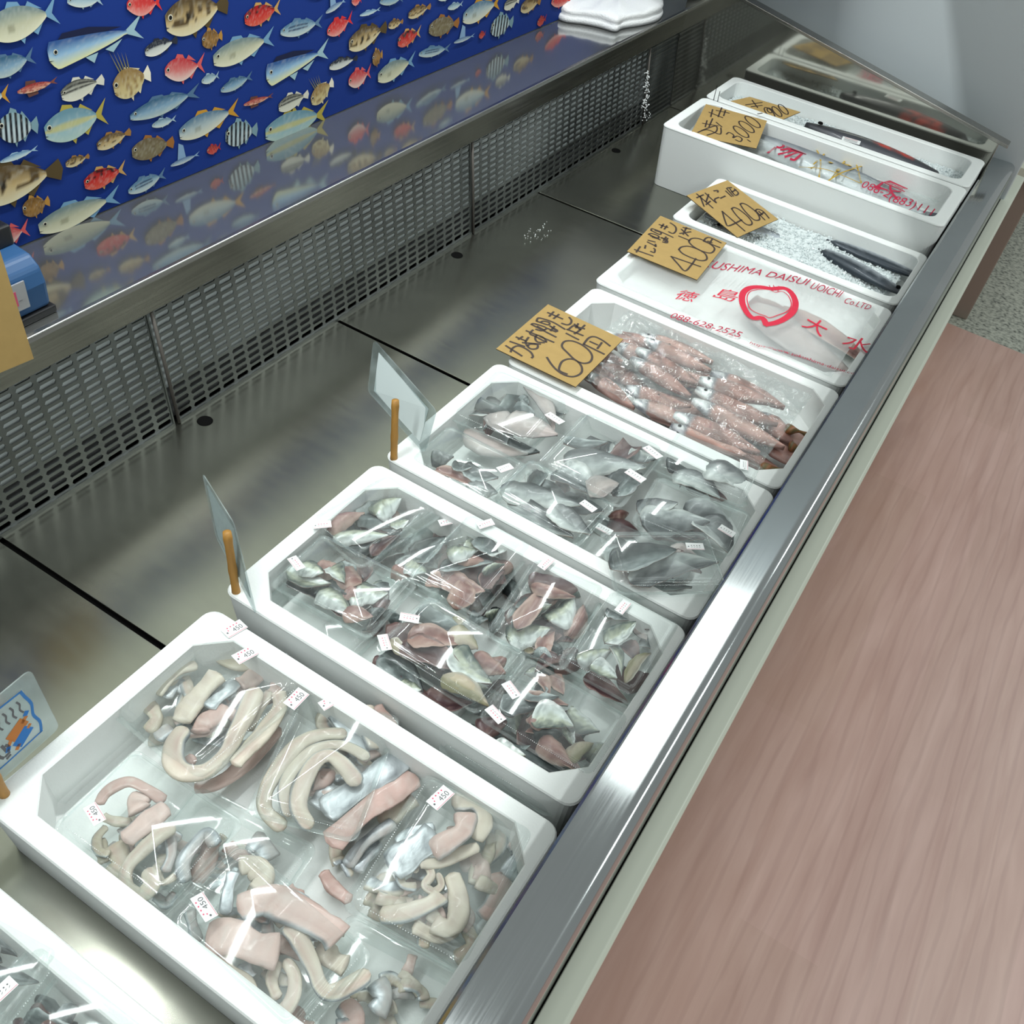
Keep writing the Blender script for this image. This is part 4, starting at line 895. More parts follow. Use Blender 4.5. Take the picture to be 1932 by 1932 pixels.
line('徳', (1268,562), (1305,570), 26, 0); line('島', (1342,562), (1382,574), 26, 0); line('大', (1508,622), (1548,640), 28, 0); line('水', (1584,654), (1636,668), 28, 0)
line('088-628-2525', (1262,598), (1394,636), 13, 1); line('https://www.tokushima-daisui.com', (1413,648), (1622,712), 7, 1)
# ring emblem: thick ring notched at the foot, thin inner line, a small spray at the head
def emb(pts, w, mi):
    P = [onz(*p, .008) for p in pts]; ribbon(b, P, w, Vector((0, 0, 1)), mi, zfun=lambda x, y: zE(x, y) + .0016)
ring = [(1444,616),(1437,604),(1420,604),(1407,592),(1399,573),(1401,556),(1414,546),(1436,545),(1456,549),(1478,547),(1492,556),(1499,574),(1495,592),(1482,604),(1463,613),(1444,616)]
emb(ring, .0135, 0)
emb([(1443,601),(1424,594),(1412,584),(1408,566),(1414,554),(1430,550),(1450,551),(1461,556),(1475,554),(1487,564),(1491,580),(1484,593),(1466,600),(1450,604),(1443,601)], .0022, 0)
for q in ([(1450,541),(1456,553)], [(1458,541),(1462,552)], [(1468,543),(1466,554)]): emb(q, .002, 1)
b.build('print', [PRINT_RED, PRINT_MAG], bagE)
fillet(0, (1440,585), (1600,700), 56, 'P', -.008, 'sea bream', 'the bag printed with the red ring emblem', None, .5, name='bream_fillet')['label'] = 'long pale pink bream fillet showing through the printed bag'
fillet(0, (1420,578), (1500,600), 44, 'F', -.012, 'sea bream', 'the printed bag', None, .5, name='bream_fillet')['label'] = 'short darker bream fillet inside the red ring emblem of the bag'
fillet(0, (1490,590), (1640,690), 34, 'F', -.014, 'sea bream', 'the printed bag', None, .5, name='bream_fillet')['label'] = 'narrow bream fillet edge along the side of the printed bag toward the ice box'

# ---------------- whole fish on ice
def whole_fish(name, H, T, w, back, belly, label, zbulge=.5, tail=True, stripes=False, red=False):
    NSEED[0] += 1; sd = NSEED[0]*2.9; X = T - H; L = X.length; X.normalize(); Y = Vector((-X.y, X.x, 0)).normalized(); Z = X.cross(Y)
    if Z.z < 0: Z = -Z
    n = 16; N = 26; vs = []; cs = []
    for i in range(N):
        s = i/(N-1); r = w/2*(math.sin(PI*min(1, s*.82 + .06))**.75) if s < .93 else w*.09
        for k in range(n):
            th = 2*PI*k/n; vs.append(H + X*(s*L) + Y*(math.cos(th)*r) + Z*(math.sin(th)*r*zbulge))
            d = math.cos(th)*.8 + .1; nz = noise.noise(Vector((s*14+sd, d*3, 1)))
            c = mixc(belly, back, (d + .35 + .35*nz)*1.4)
            if s < .17: c = mixc(c, C(50, 52, 55, .3), .5)
            if red and .45 < s < .8 and d > -.1: c = mixc(c, C(190, 52, 34), .5 + nz*2)
            cs.append(c)
    fs = [(i*n+k, i*n+(k+1) % n, (i+1)*n+(k+1) % n, (i+1)*n+k) for i in range(N-1) for k in range(n)]
    fs += [tuple(reversed(range(n))), tuple(range((N-1)*n, N*n))]
    b = MB(); b.add(vs, fs, 0, cs); o = tag(b.build(name, FISH, smooth=True), label, 'fish')
    if tail:
        m = MB(); q = H + X*(L*.97); 
        for sg in (-1, 1):
            a0 = q - Z*.001; tip = q + X*(w*.55) + Y*(sg*w*.5)
            m.add([a0 + Z*.002, a0 + X*w*.25 + Z*.0015, tip + Z*.0005, a0 + Y*sg*w*.1 + Z*.002, a0 - Z*.002, a0 + X*w*.25 - Z*.0015, tip - Z*.0005, a0 + Y*sg*w*.1 - Z*.002],
                  [(0,1,2,3),(7,6,5,4),(0,4,5,1),(1,5,6,2),(2,6,7,3),(3,7,4,0)], 0, [back]*8)
        m.build('tail_fin', FISH, o)
    m = MB(); c0 = H + X*(L*.09) + Z*(w*.30*zbulge*1.2) ; r = w*.085
    m.loft([[c0 + (X*math.cos(2*PI*k/12) + Y*math.sin(2*PI*k/12))*a_ + Z*h_ for k in range(12)] for a_, h_ in ((r*1.2, -.002), (r, .0015), (r*.4, .0024))], cap1=True)
    m.build('eye', BLACK, o, smooth=True)
    return o
def ice(name, x0, x1, y0, y1, zf, label, n=1500, seed=1, dip=None, nx=60, ny=34):
    rnd = random.Random(seed); b = MB(); vs = []
    for j in range(ny+1):
        for i in range(nx+1):
            x = x0+(x1-x0)*i/nx; y = y0+(y1-y0)*j/ny; vs.append((x, y, zf(x, y) + .003*noise.noise(Vector((x*90, y*90, 2)))))
    b.add(vs, [(j*(nx+1)+i, j*(nx+1)+i+1, (j+1)*(nx+1)+i+1, (j+1)*(nx+1)+i) for j in range(ny) for i in range(nx)])
    for k in range(n):
        x = rnd.uniform(x0, x1); y = rnd.uniform(y0, y1); r = rnd.uniform(.002, .0058); c = Vector((x, y, zf(x, y) + rnd.uniform(-.001, .003)))
        M_ = Matrix.Rotation(rnd.uniform(0, 6), 3, Vector((rnd.random()+.1, rnd.random(), rnd.random())).normalized())
        pts = [c + M_ @ Vector(p) * r for p in ((1,0,0),(-.8,.3,0),(0,1,.2),(.1,-.9,0),(0,0,.8),(.2,0,-.7))]
        b.add(pts, [(0,2,4),(2,1,4),(1,3,4),(3,0,4),(2,0,5),(1,2,5),(3,1,5),(0,3,5)])
    return tag(b.build(name, ICE), label, 'ice', kind='stuff')
ICE, _nt, _b = node_mat('crushed ice'); _b.inputs['Base Color'].default_value = (.80, .86, .87, 1); _b.inputs['Roughness'].default_value = .12
_b.inputs['Transmission Weight'].default_value = .2; _b.inputs['IOR'].default_value = 1.31; _b.inputs['Specular IOR Level'].default_value = .7
# box F
zF = lambda x, y: -.034 + .008*noise.noise(Vector((x*9, y*9, 4))) + .006*(x + .38)*-1
ice('crushed_ice', -.628, -.152, 2.052, 2.28, zF, 'crushed ice around the dark mackerel, behind the red printed bag', 2400, 3)
mb, ms = C(48, 56, 64, .45), C(190, 198, 206, .5)
def wf(h, t, z0, z1, w, label, **k): return whole_fish('mackerel', onz(*h, z0), onz(*t, z1), w, mb, ms, label, **k)
wf((1708,556), (1545,470), -.016, -.034, .052, 'whole mackerel in the ice box, dark head toward the rail', tail=False)
wf((1752,530), (1560,452), -.024, -.030, .042, 'mackerel half sunk in ice behind the one with the dark head', tail=False)
wf((1330,405), (1480,452), -.020, -.038, .044, 'mackerel under the card marked 400 at the back of the ice box', tail=False)
wf((1345,425), (1450,462), -.034, -.040, .040, 'lower mackerel poking from the ice below the tilted 400 card', tail=False)
# box G: fish in a printed bag
zG = lambda x, y: .030 + .022*max(0, 1 - ((y - 2.465)/.085)**2) + .003*ridged(x, y, 14, 4) + .001*noise.noise(Vector((x*50, y*50, 3)))
whole_fish('bonito', onz(1385, 245, .03), onz(1745, 405, .02), .105, C(92, 100, 112, .4), C(200, 206, 210, .4), 'long silver fish wrapped in the red and gold printed bag', tail=True)
bagG = sheet('printed_bag', [Vector((-.80, 2.375, 0)), Vector((-.165, 2.375, 0)), Vector((-.165, 2.56, 0)), Vector((-.80, 2.56, 0))], 150, 50, zG, clear('printed bag plastic', haze=.16, gloss=.05, rough=.05, bump=.8, nscale=30))
tag(bagG, 'clear plastic bag with crimson characters and a gold star lattice', 'plastic bag')
b = MB()
def line2(body, a, c, hpx, mi): line(body, a, c, hpx, mi, zf=zG, dz=.003)
def onG(u, v):
    P = onz(u, v, .045)
    for _ in range(4): P = onz(u, v, zG(P.x, P.y) + .003)
    return P
def put_g(body, a, c, hpx, mi):
    A = onG(*a); B = onG(*c); X = B - A; X.z = 0; Y = Vector((-X.y, X.x, 0)).normalized(); q = A + Y*.01
    d0 = CAMR.transposed() @ (A - CAMP); d1 = CAMR.transposed() @ (q - CAMP)
    ppm = math.hypot(d1.x/-d1.z - d0.x/-d0.z, d1.y/-d1.z - d0.y/-d0.z)*F_PX/.01
    put_text(b, body, A, X, Y, mi, fit=(X.length, hpx/ppm), zfun=lambda x, y: zG(x, y) + .003)
put_g('陽', (1446,288), (1504,310), 50, 0); put_g('長', (1640,352), (1692,378), 46, 0); put_g('088-2(883)111', (1618,360), (1752,412), 15, 0)
def lat(p, w=.004, mi=1): ribbon(b, [onG(*q) for q in p], w, Vector((0, 0, 1)), mi)
for p in ([(1534,270),(1548,300),(1545,336)], [(1534,270),(1560,285),(1590,290)], [(1566,280),(1535,310)], [(1608,285),(1570,335)], [(1612,295),(1625,345)], [(1644,308),(1590,325),(1560,343)], [(1610,296),(1644,310)],
          [(1508,315),(1560,320),(1622,345)], [(1535,272),(1610,300)], [(1560,300),(1530,318)], [(1644,310),(1600,300)]): lat(p)
for p in ([(1575,290),(1592,306),(1580,322)], [(1570,296),(1600,292)], [(1565,306),(1605,312)]): lat(p, .009)
b.build('print', [PRINT_MAG, PRINT_GOLD], bagG)
# box H: ice, dark fish with a red patch, white tag
zH = lambda x, y: .030 + .012*noise.noise(Vector((x*7, y*8, 7))) - .02*max(0, (x + .35))
ice('crushed_ice', -.82, -.150, 2.640, 2.802, zH, 'crushed ice in the far box, around the fish with the red patch', 2600, 5)
whole_fish('dark_fish', onz(1520, 236, .046), onz(1785, 345, .028), .074, C(44, 46, 50, .3), C(70, 72, 78, .4), 'dark fish with a red patch lying in the far ice box', tail=True, red=True, zbulge=.75)
b = MB(); P = [onz(1585, 250, .064), onz(1590, 274, .064), onz(1622, 276, .064), onz(1630, 264, .064)]
c0 = onz(1606, 265, .066); X = Vector((1, .15, 0)).normalized(); Y = Vector((-.15, 1, 0)).normalized()
R_ = [c0 + X*a_ + Y*h_ for a_, h_ in ((-.024, -.014), (.024, -.014), (.024, .014), (-.024, .014))]
b.add(R_ + [p - Vector((0, 0, .0006)) for p in R_], [(0,1,2,3),(7,6,5,4),(0,4,5,1),(1,5,6,2),(2,6,7,3),(3,7,4,0)], 0)
for k in range(3):
    ribbon(b, [c0 + X*(-.018) + Y*(.008 - k*.008), c0 + X*.016 + Y*(.008 - k*.008)], .0022, Vector((0, 0, 1)), 1 if k else 2, off=.0004)
tag(b.build('fish_tag', [PAPER, GREYINK, PRINT_MAG]), 'small white printed tag lying on the dark fish in the far ice box', 'tag')

# ================================================================== kraft price cards
def card(corners, z, strokes, org, sc, label, w=.0042, legs=False):
    """corners: photo pixels; z: height of each corner; strokes in crop pixels"""
    P = [onz(*c, zz) for c, zz in zip(corners, z)]
    n = (P[1]-P[0]).cross(P[3]-P[0]).normalized()
    if n.z < 0: n = -n
    c0 = sum(P, Vector())/4
    P = [p - n*((p - c0).dot(n)) for p in P]
    b = MB(); Q = [p - n*.0018 for p in P]
    b.add(P+Q, [(0,1,2,3),(7,6,5,4)], 0); b.add(P+Q, [(0,4,5,1),(1,5,6,2),(2,6,7,3),(3,7,4,0)], 1)
    def hit(x, y):
        d = ray(org[0] + x/sc, org[1] + y/sc); t = (c0 - CAMP).dot(n)/d.dot(n); return CAMP + d*t
    for st in strokes:
        if st[0] == 'o':
            _, cx, cy, rx, ry, rot = st; ca, sa = math.cos(math.radians(rot)), math.sin(math.radians(rot))
            st = [(cx + rx*math.cos(a_)*ca - ry*math.sin(a_)*sa, cy + rx*math.cos(a_)*sa + ry*math.sin(a_)*ca) for a_ in [2*PI*k/10 for k in range(11)]]
        ribbon(b, [hit(*p) for p in st], w, n, 2, off=.0005)
    return tag(b.build('price_card', [KRAFT, KRAFT_EDGE, INK]), label, 'price card', 'handwritten kraft price cards')
K60 = [[(175,662),(390,800)],[(232,605),(425,672)],[(240,745),(260,700),(330,665),(420,690),(510,750),(540,805),(525,825)],
 [(315,545),(450,600)],[(345,575),(400,540)],[(400,620),(640,640)],[(480,550),(440,620),(500,700),(590,700),(600,650),(500,640),(470,670)],
 [(450,460),(600,520)],[(540,450),(500,500),(580,540),(690,600),(720,610),(690,560),(600,520),(570,560),(600,610),(690,620)],[(640,540),(820,615)],
 [(520,375),(850,545)],[(520,375),(560,365),(720,420),(660,460),(580,440)],[(600,400),(690,450)],[(590,330),(600,300),(640,290),(800,340),(940,420),(970,440)],[(590,330),(740,380),(760,350),(680,330),(640,350)],
 [(770,395),(870,455)],[(740,430),(850,475)],[(830,400),(780,460)],[(790,410),(870,470)],
 [(740,215),(940,300)],[(760,265),(820,205)],[(820,295),(890,240)],[(1030,280),(1060,320),(1045,365),(1000,380),(930,360)],
 [(990,495),(1155,580)],[(1000,440),(1215,525)],[(1070,400),(1010,450)],[(1080,390),(1235,435)],[(1240,385),(1150,470),(1100,500)],[(1100,370),(1180,450)],[(1150,365),(1120,420)],
 [(730,820),(780,900),(850,980),(950,1050),(1060,1080),(1150,1060),(1200,1010),(1190,930),(1120,860),(1030,840),(940,870),(900,940),(900,1000),(1000,1045)],
 [(1150,880),(1230,900),(1310,880),(1340,810),(1300,730),(1200,650),(1080,600),(980,600),(935,640),(940,690),(1010,760),(1080,830),(1150,880)],
 [(1225,640),(1500,775)],[(1225,640),(1290,560),(1370,540),(1480,590),(1580,665)],[(1310,605),(1410,650)],[(1470,620),(1410,700)]]
card([(936,658),(1034,574),(1176,640),(1086,730)], (.012,.014,.014,.012), K60, (930,560), 7.155, 'kraft card marked 60 in black marker, nearest of the price cards')
KA = [[(170,880),(385,955)],[(190,910),(235,845)],[(290,865),(300,830)],[(360,900),(400,915),(410,880),(395,865)],[(320,790),(400,830),(420,845),(415,815)],[(330,770),(410,790)],
 [(335,700),(470,765)],[(335,700),(370,690),(450,720),(440,750),(380,735)],[(360,720),(450,745)],[(365,655),(370,635),(400,640),(500,680),(620,735)],[(365,655),(460,700),(480,680),(410,655)],
 [(500,790),(550,800),(550,770),(480,740)],[(490,740),(540,760)],[(540,730),(510,775)],[(560,745),(530,790)],[(460,585),(560,620)],[(480,625),(510,580)],[(520,640),(550,600)],[(590,565),(650,610),(655,660),(620,690),(570,670)],
 [(690,720),(810,770)],[(700,690),(830,670)],[(720,640),(800,720)],[(740,620),(830,640)],[(780,620),(740,700)],[(600,960),(945,1080)],[(600,960),(680,1050),(760,1130),(830,1070),(890,985)],
 [(690,880),(720,850),(800,840),(900,870),(990,920),(1020,970),(1010,1000),(950,1010),(850,980),(740,930),(690,880)],[(810,780),(840,750),(920,750),(1020,790),(1100,850),(1105,890),(1060,920),(970,900),(870,850),(815,800),(810,780)],
 [(980,780),(1170,855)],[(980,780),(1010,745),(1060,740),(1185,800)],[(1030,780),(1080,800)],[(1080,760),(1050,810)]]
card([(1183,474),(1246,407),(1371,458),(1315,528)], (.012,.016,.016,.012), KA, (1170,330), 6.232, 'kraft card marked 400 lying level beside the red printed bag')
KB = [[(900,270),(980,235)],[(940,250),(985,370)],[(900,225),(1090,390)],[(1010,350),(1060,310)],[(1000,215),(1080,290),(1130,330),(1110,290),(1160,265)],[(1040,230),(1010,320)],[(1100,190),(1150,185),(1145,205)],[(1180,275),(1235,250)],
 [(1240,190),(1310,255)],[(1250,160),(1330,250)],[(1260,155),(1310,150)],[(1290,165),(1350,240),(1390,215),(1340,165)],[(1310,205),(1360,175)],[(1200,430),(1240,560),(1280,600),(1430,530)],[(1200,430),(1465,660)],
 [(1310,400),(1340,385),(1400,410),(1500,490),(1550,560),(1530,590),(1470,575),(1370,480),(1310,400)],[(1410,345),(1440,335),(1500,360),(1600,440),(1640,510),(1620,535),(1560,520),(1460,420),(1410,345)],
 [(1590,420),(1700,530)],[(1590,420),(1620,405),(1680,430),(1750,510)],[(1630,430),(1670,470)],[(1640,480),(1690,440)]]
card([(1296,368),(1373,339),(1467,416),(1392,447)], (.030,.030,-.002,.003), KB, (1170,330), 6.232, 'kraft card marked 400 tilted over the mackerel in ice')
KG = [[(250,375),(300,360),(370,385),(375,350)],[(270,365),(345,340),(350,370),(300,390)],[(275,325),(360,340)],[(300,310),(290,345)],[(330,300),(310,345)],[(350,320),(380,345)],[(310,265),(385,295)],[(330,250),(320,290)],[(350,255),(420,270)],[(380,240),(360,290)],[(400,255),(390,285)],
 [(405,385),(420,375),(445,390),(440,405),(465,395),(490,410),(480,425),(455,415)],('o',485,372,50,16,35),('o',515,345,50,16,35),('o',548,318,50,16,35),[(520,415),(535,425)],[(575,275),(600,270)]]
card([(1302,254),(1332,196),(1447,228),(1427,280)], (.066,.078,.074,.064), KG, (1230,120), 2.884, 'kraft card marked 3000 on the rim of the long tall box', .004)
KH = [[(450,240),(495,232)],[(470,222),(478,248)],[(510,225),(600,212)],[(545,200),(575,240)],[(540,235),(600,228)],[(585,262),(598,290)],('o',640,268,38,15,45),('o',640,255,16,10,45),('o',680,262,36,13,45),('o',715,250,36,13,45)]
card([(1365,192),(1415,181),(1509,216),(1460,231)], (.060,.075,.070,.060), KH, (1230,120), 2.884, 'kraft card marked 1800 half hidden behind the 3000 card', .0035)

# ================================================================== bamboo sticks and laminated signs
def stick(base, top_px, h, label, z0=-.004, r=.0055):
    B = onz(*base, z0); T = lift(B, *top_px, h); b = MB()
    pts = [B + (T-B)*k/10 for k in range(11)]
    b.tube(pts, [r*(1.14 if k in (0, 4, 9) else 1) for k in range(11)], 12); o = b.build('bamboo_stick', BAMBOO, smooth=True)
    return tag(o, label, 'stick', 'bamboo sign sticks')
stick((743,868), (746,755), .105, 'bamboo stick standing in the corner of the grey fillet box')
stick((446,1120), (428,1004), .105, 'bamboo stick standing in the corner of the mackerel box')
stick((10,1502), (-40,1410), .10, 'bamboo stick at the left edge, in the hairtail box corner')
def sign(BR, BL, TL, TR, label, inner=.09, art=None):
    n = (BL-BR).cross(TR-BR).normalized(); 
    if n.dot(CAMP - BR) < 0: n = -n
    e = MB(); X = (BR-BL); Y = (TL-BL); 
    def pt(s, t, o=0): return BL*(1-s)*(1-t) + BR*s*(1-t) + TR*s*t + TL*(1-s)*t + n*o
    L = X.length; H = Y.length; r = .008; rim = []
    for cx, cy, a0 in ((1-r/L, 1-r/H, 0), (r/L, 1-r/H, 90), (r/L, r/H, 180), (1-r/L, r/H, 270)):
        for k in range(5):
            a_ = math.radians(a0 + k*22.5); rim.append((cx + r/L*math.cos(a_), cy + r/H*math.sin(a_)))
    e.add([pt(*q, .0008) for q in rim] + [pt(*q, -.0008) for q in rim], [tuple(range(20)), tuple(reversed(range(20, 40)))] + [(i, 20+i, 20+(i+1) % 20, (i+1) % 20) for i in range(20)])
    o = tag(e.build('laminated_sign', LAMI), label, 'sign'); m = MB()
    i0, i1, j0, j1 = inner, 1-inner, inner*1.25, 1-inner*1.25
    m.add([pt(i0, j0, .0004), pt(i1, j0, .0004), pt(i1, j1, .0004), pt(i0, j1, .0004), pt(i0, j0, -.0004), pt(i1, j0, -.0004), pt(i1, j1, -.0004), pt(i0, j1, -.0004)], [(0,1,2,3),(7,6,5,4)], 0)
    if art: art(m, pt, n)
    m.build('insert', [PAPERBLUE, BLUEINK, GREYINK, ORANGE, BLUE2], o); return o
PAPERBLUE = mat('pale sign paper', (.62, .70, .70), .7); BLUEINK = mat('blue border ink', srgb(50, 120, 190), .6); ORANGE = mat('orange print', srgb(196, 120, 52), .6); BLUE2 = mat('bright blue print', srgb(38, 118, 196), .6)
BR = onz(801, 856, .006); BL = lift(BR, 694, 738, .178)
BL = onz(694, 738, .02); TR = lift(BR, 824, 775, .075); TL = lift(BL, 705, 640, .085)
def ghost(m, pt, n):
    for k in range(5):
        s = .35 + k*.11
        ribbon(m, [pt(s, .75, -.0007), pt(s + .05, .70, -.0007), pt(s + .03, .62, -.0007)], .004, n, 2)
sign(BR, BL, TL, TR, 'clear laminated sign seen from behind, beside the grey fillet box', .10, None)
BR = onz(485, 1163, .004); BL = lift(BR, 408, 1013, .10) ; BL = onz(408, 1013, .035); TR = lift(BR, 442, 988, .105); TL = lift(BL, 382, 892, .085)
sign(BR, BL, TL, TR, 'laminated sign seen almost edge on, beside the mackerel box')
BR = onz(112, 1372, .004); BL = BR + (onz(0, 1473, .004) - BR)*1.75; TR = lift(BR, 57, 1262, .112); TL = TR + (BL - BR)
def art(m, pt, n):
    P = lambda s, t: pt(s, t, .0009)
    ribbon(m, [P(.12, .17), P(.5, .15), P(.86, .16)], .0022, n, 1)
    ribbon(m, [P(.86, .16), P(.885, .3), P(.865, .45), P(.89, .6), P(.87, .75), P(.86, .84)], .0035, n, 1)
    ribbon(m, [P(.86, .84), P(.5, .86), P(.12, .84)], .0026, n, 1)
    for k in range(4):
        s = .80 - k*.062
        ribbon(m, [P(s, .76), P(s + .012, .70), P(s - .004, .64), P(s + .010, .58)], .0022, n, 2)
    # two small cartoon-like figures lying at an angle: plain orange and blue shapes
    ribbon(m, [P(.66, .40), P(.76, .46)], .016, n, 3); ribbon(m, [P(.64, .38), P(.60, .33)], .005, n, 3); ribbon(m, [P(.77, .47), P(.81, .50)], .005, n, 3)
    ribbon(m, [P(.68, .26), P(.77, .33)], .015, n, 4); ribbon(m, [P(.67, .24), P(.645, .21)], .005, n, 3); ribbon(m, [P(.79, .35), P(.81, .37)], .004, n, 3)
    ribbon(m, [P(.815, .53), P(.83, .55)], .006, n, 4); ribbon(m, [P(.595, .31), P(.58, .28)], .006, n, 4)
    for q in ([(.56, .40), (.57, .30)], [(.585, .37), (.60, .33), (.585, .28)], [(.55, .24), (.585, .25)], [(.55, .20), (.58, .21)], [(.50, .42), (.51, .30), (.53, .24)], [(.46, .36), (.48, .24)]):
        ribbon(m, [P(*x) for x in q], .0035, n, 2)
sign(BR, BL, TL, TR, 'laminated sign with a blue wavy border and small orange and blue figures, left edge', .12, art)

# ================================================================== on the back ledge
# folded white towel
def towel():
    b = MB(); c = Vector((-1.175, 2.60, LZ)); nx, ny = 60, 34; A = Vector((-.06, .36, 0)); 
    P0 = onz(1040, 20, LZ+.01); P1 = onz(1250, 28, LZ+.01); P2 = onz(1168, 62, LZ+.005); P3 = onz(1230, -45, LZ+.01); P4 = onz(1085, -30, LZ+.01)
    cen = (P0 + P1 + P2 + P3 + P4)/5; out = [onz(*p, LZ) for p in ((1036,26),(1060,42),(1100,48),(1130,54),(1160,62),(1175,56),(1212,50),(1240,42),(1250,30),(1242,22),(1250,12),(1246,-10),(1225,-35),(1170,-45),(1110,-38),(1060,-15),(1045,6))]
    n = len(out); q = spl(out + [out[0]], 5)[:-1]; n = len(q); loops = []
    for sc, h in ((.985, .0004), (1.0, .006), (.985, .0115), (.955, .0125), (.965, .016), (.975, .021), (.955, .026), (.90, .0285), (.7, .030), (.45, .031), (.2, .031)):
        loops.append([Vector((cen.x + (p.x-cen.x)*sc, cen.y + (p.y-cen.y)*sc, LZ + h*1.35*(1 + .25*noise.noise(Vector((p.x*22, p.y*16, sc*3)))) + (.006*noise.noise(Vector((p.x*sc*26, p.y*sc*26, 5))) if h > .02 else 0) + .0008)) for p in q])
    b.loft(loops, cap0=True, cap1=True); o = b.build('towel', TOWEL, smooth=True)
    return tag(o, 'folded white terry towel lying on the back ledge', 'towel')
towel()
# blue device with a sticker, black base
SC = empty('blue_weighing_scale', onz(30, 560, LZ), 'blue plastic device with a black base and shiny sticker on the back ledge, left edge', 'scale')
BLUEP = mat('blue plastic', srgb(42, 82, 126), .4); BLK = mat('black plastic', (.01, .01, .012), .4)
xa, xb = -1.20, -1.082; ya, yb = .50, .705
b = MB(); b.loft([[(x_, y_, z_) for x_, z_ in ((xa, LZ + .012), (xb, LZ + .012), (xb + .002, LZ + .05), (xb - .004, LZ + .072), (xb - .020, LZ + .086), (xa + .02, LZ + .094), (xa, LZ + .09))] for y_ in (ya, yb - .012, yb)], cap0=True, cap1=True)
b.build('housing', BLUEP, SC, bevel=.006)
b = MB(); b.box((xa - .004, ya, LZ + .0005), (xb + .004, yb + .004, LZ + .012)); b.build('foot', BLK, SC, bevel=.002)
b = MB(); b.box((xa - .025, ya, LZ + .088), (xa + .072, yb - .002, LZ + .118)); b.build('top_plate', BLK, SC, bevel=.004)
b = MB(); b.box((xb - .004, ya + .11, LZ + .058), (xb + .0035, ya + .135, LZ + .076)); b.build('latch', BLK, SC, bevel=.002)
b = MB(); b.box((xb + .0005, yb - .082, LZ + .026), (xb + .0028, yb - .034, LZ + .066)); 
for k in range(5): b.box((xb + .0028, yb - .076 + k*.007, LZ + .034 + (k*7 % 3)*.006), (xb + .0031, yb - .071 + k*.007, LZ + .041 + (k*5 % 4)*.005), 1 if k % 2 else 2)
b.build('sticker', [mat('silvery sticker', (.6, .6, .62), .25, .6), PINKINK, GREYINK], SC)
# kraft board in the front left corner
P = [lift(onz(62, 676, .14), 62, 676, .0), None]
A_ = onx(62, 676, -1.035); B_ = onx(0, 702, -1.035); T_ = onx(0, 478, -1.055)
X_ = (B_ - A_).normalized(); A2 = A_; B2 = A_ + (B_ - A_)*2.6; up = (T_ - A_)
C2 = A_ + up*1.25; D2 = B2 + up*1.25
n_ = (B2-A2).cross(C2-A2).normalized()*.002
b = MB(); b.add([A2, B2, D2, C2, A2-n_, B2-n_, D2-n_, C2-n_], [(0,1,2,3),(7,6,5,4),(0,4,5,1),(1,5,6,2),(2,6,7,3),(3,7,4,0)])
tag(b.build('kraft_board', KRAFT), 'plain kraft card leaning against the ledge at the left edge', 'card')
# ================================================================== fabric printed with fish
FX = -1.25
def bodyprof(kind, s):
    up, dn = .5, .5
    if kind in ('mahi',): up = .5*(1 - s)**.55*min(1, (s/.04 + .25))**.5; dn = .5*(1-s)**.6*min(1, (s/.10 + .1))**.6
    elif kind in ('mack', 'thin', 'small', 'fly', 'bonito', 'gurn'): up = dn = .5*math.sin(PI*min(1, s*.93 + .05))**.7
    elif kind in ('bream', 'red', 'redsm'): up = .5*math.sin(PI*min(1, (s*.96+.04))**.75)**.8; dn = .5*math.sin(PI*min(1, s*.96+.03))**.8
    elif kind in ('john', 'stripe', 'flat', 'filef', 'jack'): up = dn = .5*math.sin(PI*min(1, s*.93+.05)**.9)**.65
    else: up = .5*math.sin(PI*min(1, s*.92+.06)**.85)**.7; dn = .5*math.sin(PI*min(1, s*.92+.05)**.8)**.75
    return max(up, .05), max(dn, .05)
c3 = lambda r, g, b_: (*srgb(r, g, b_), 0)
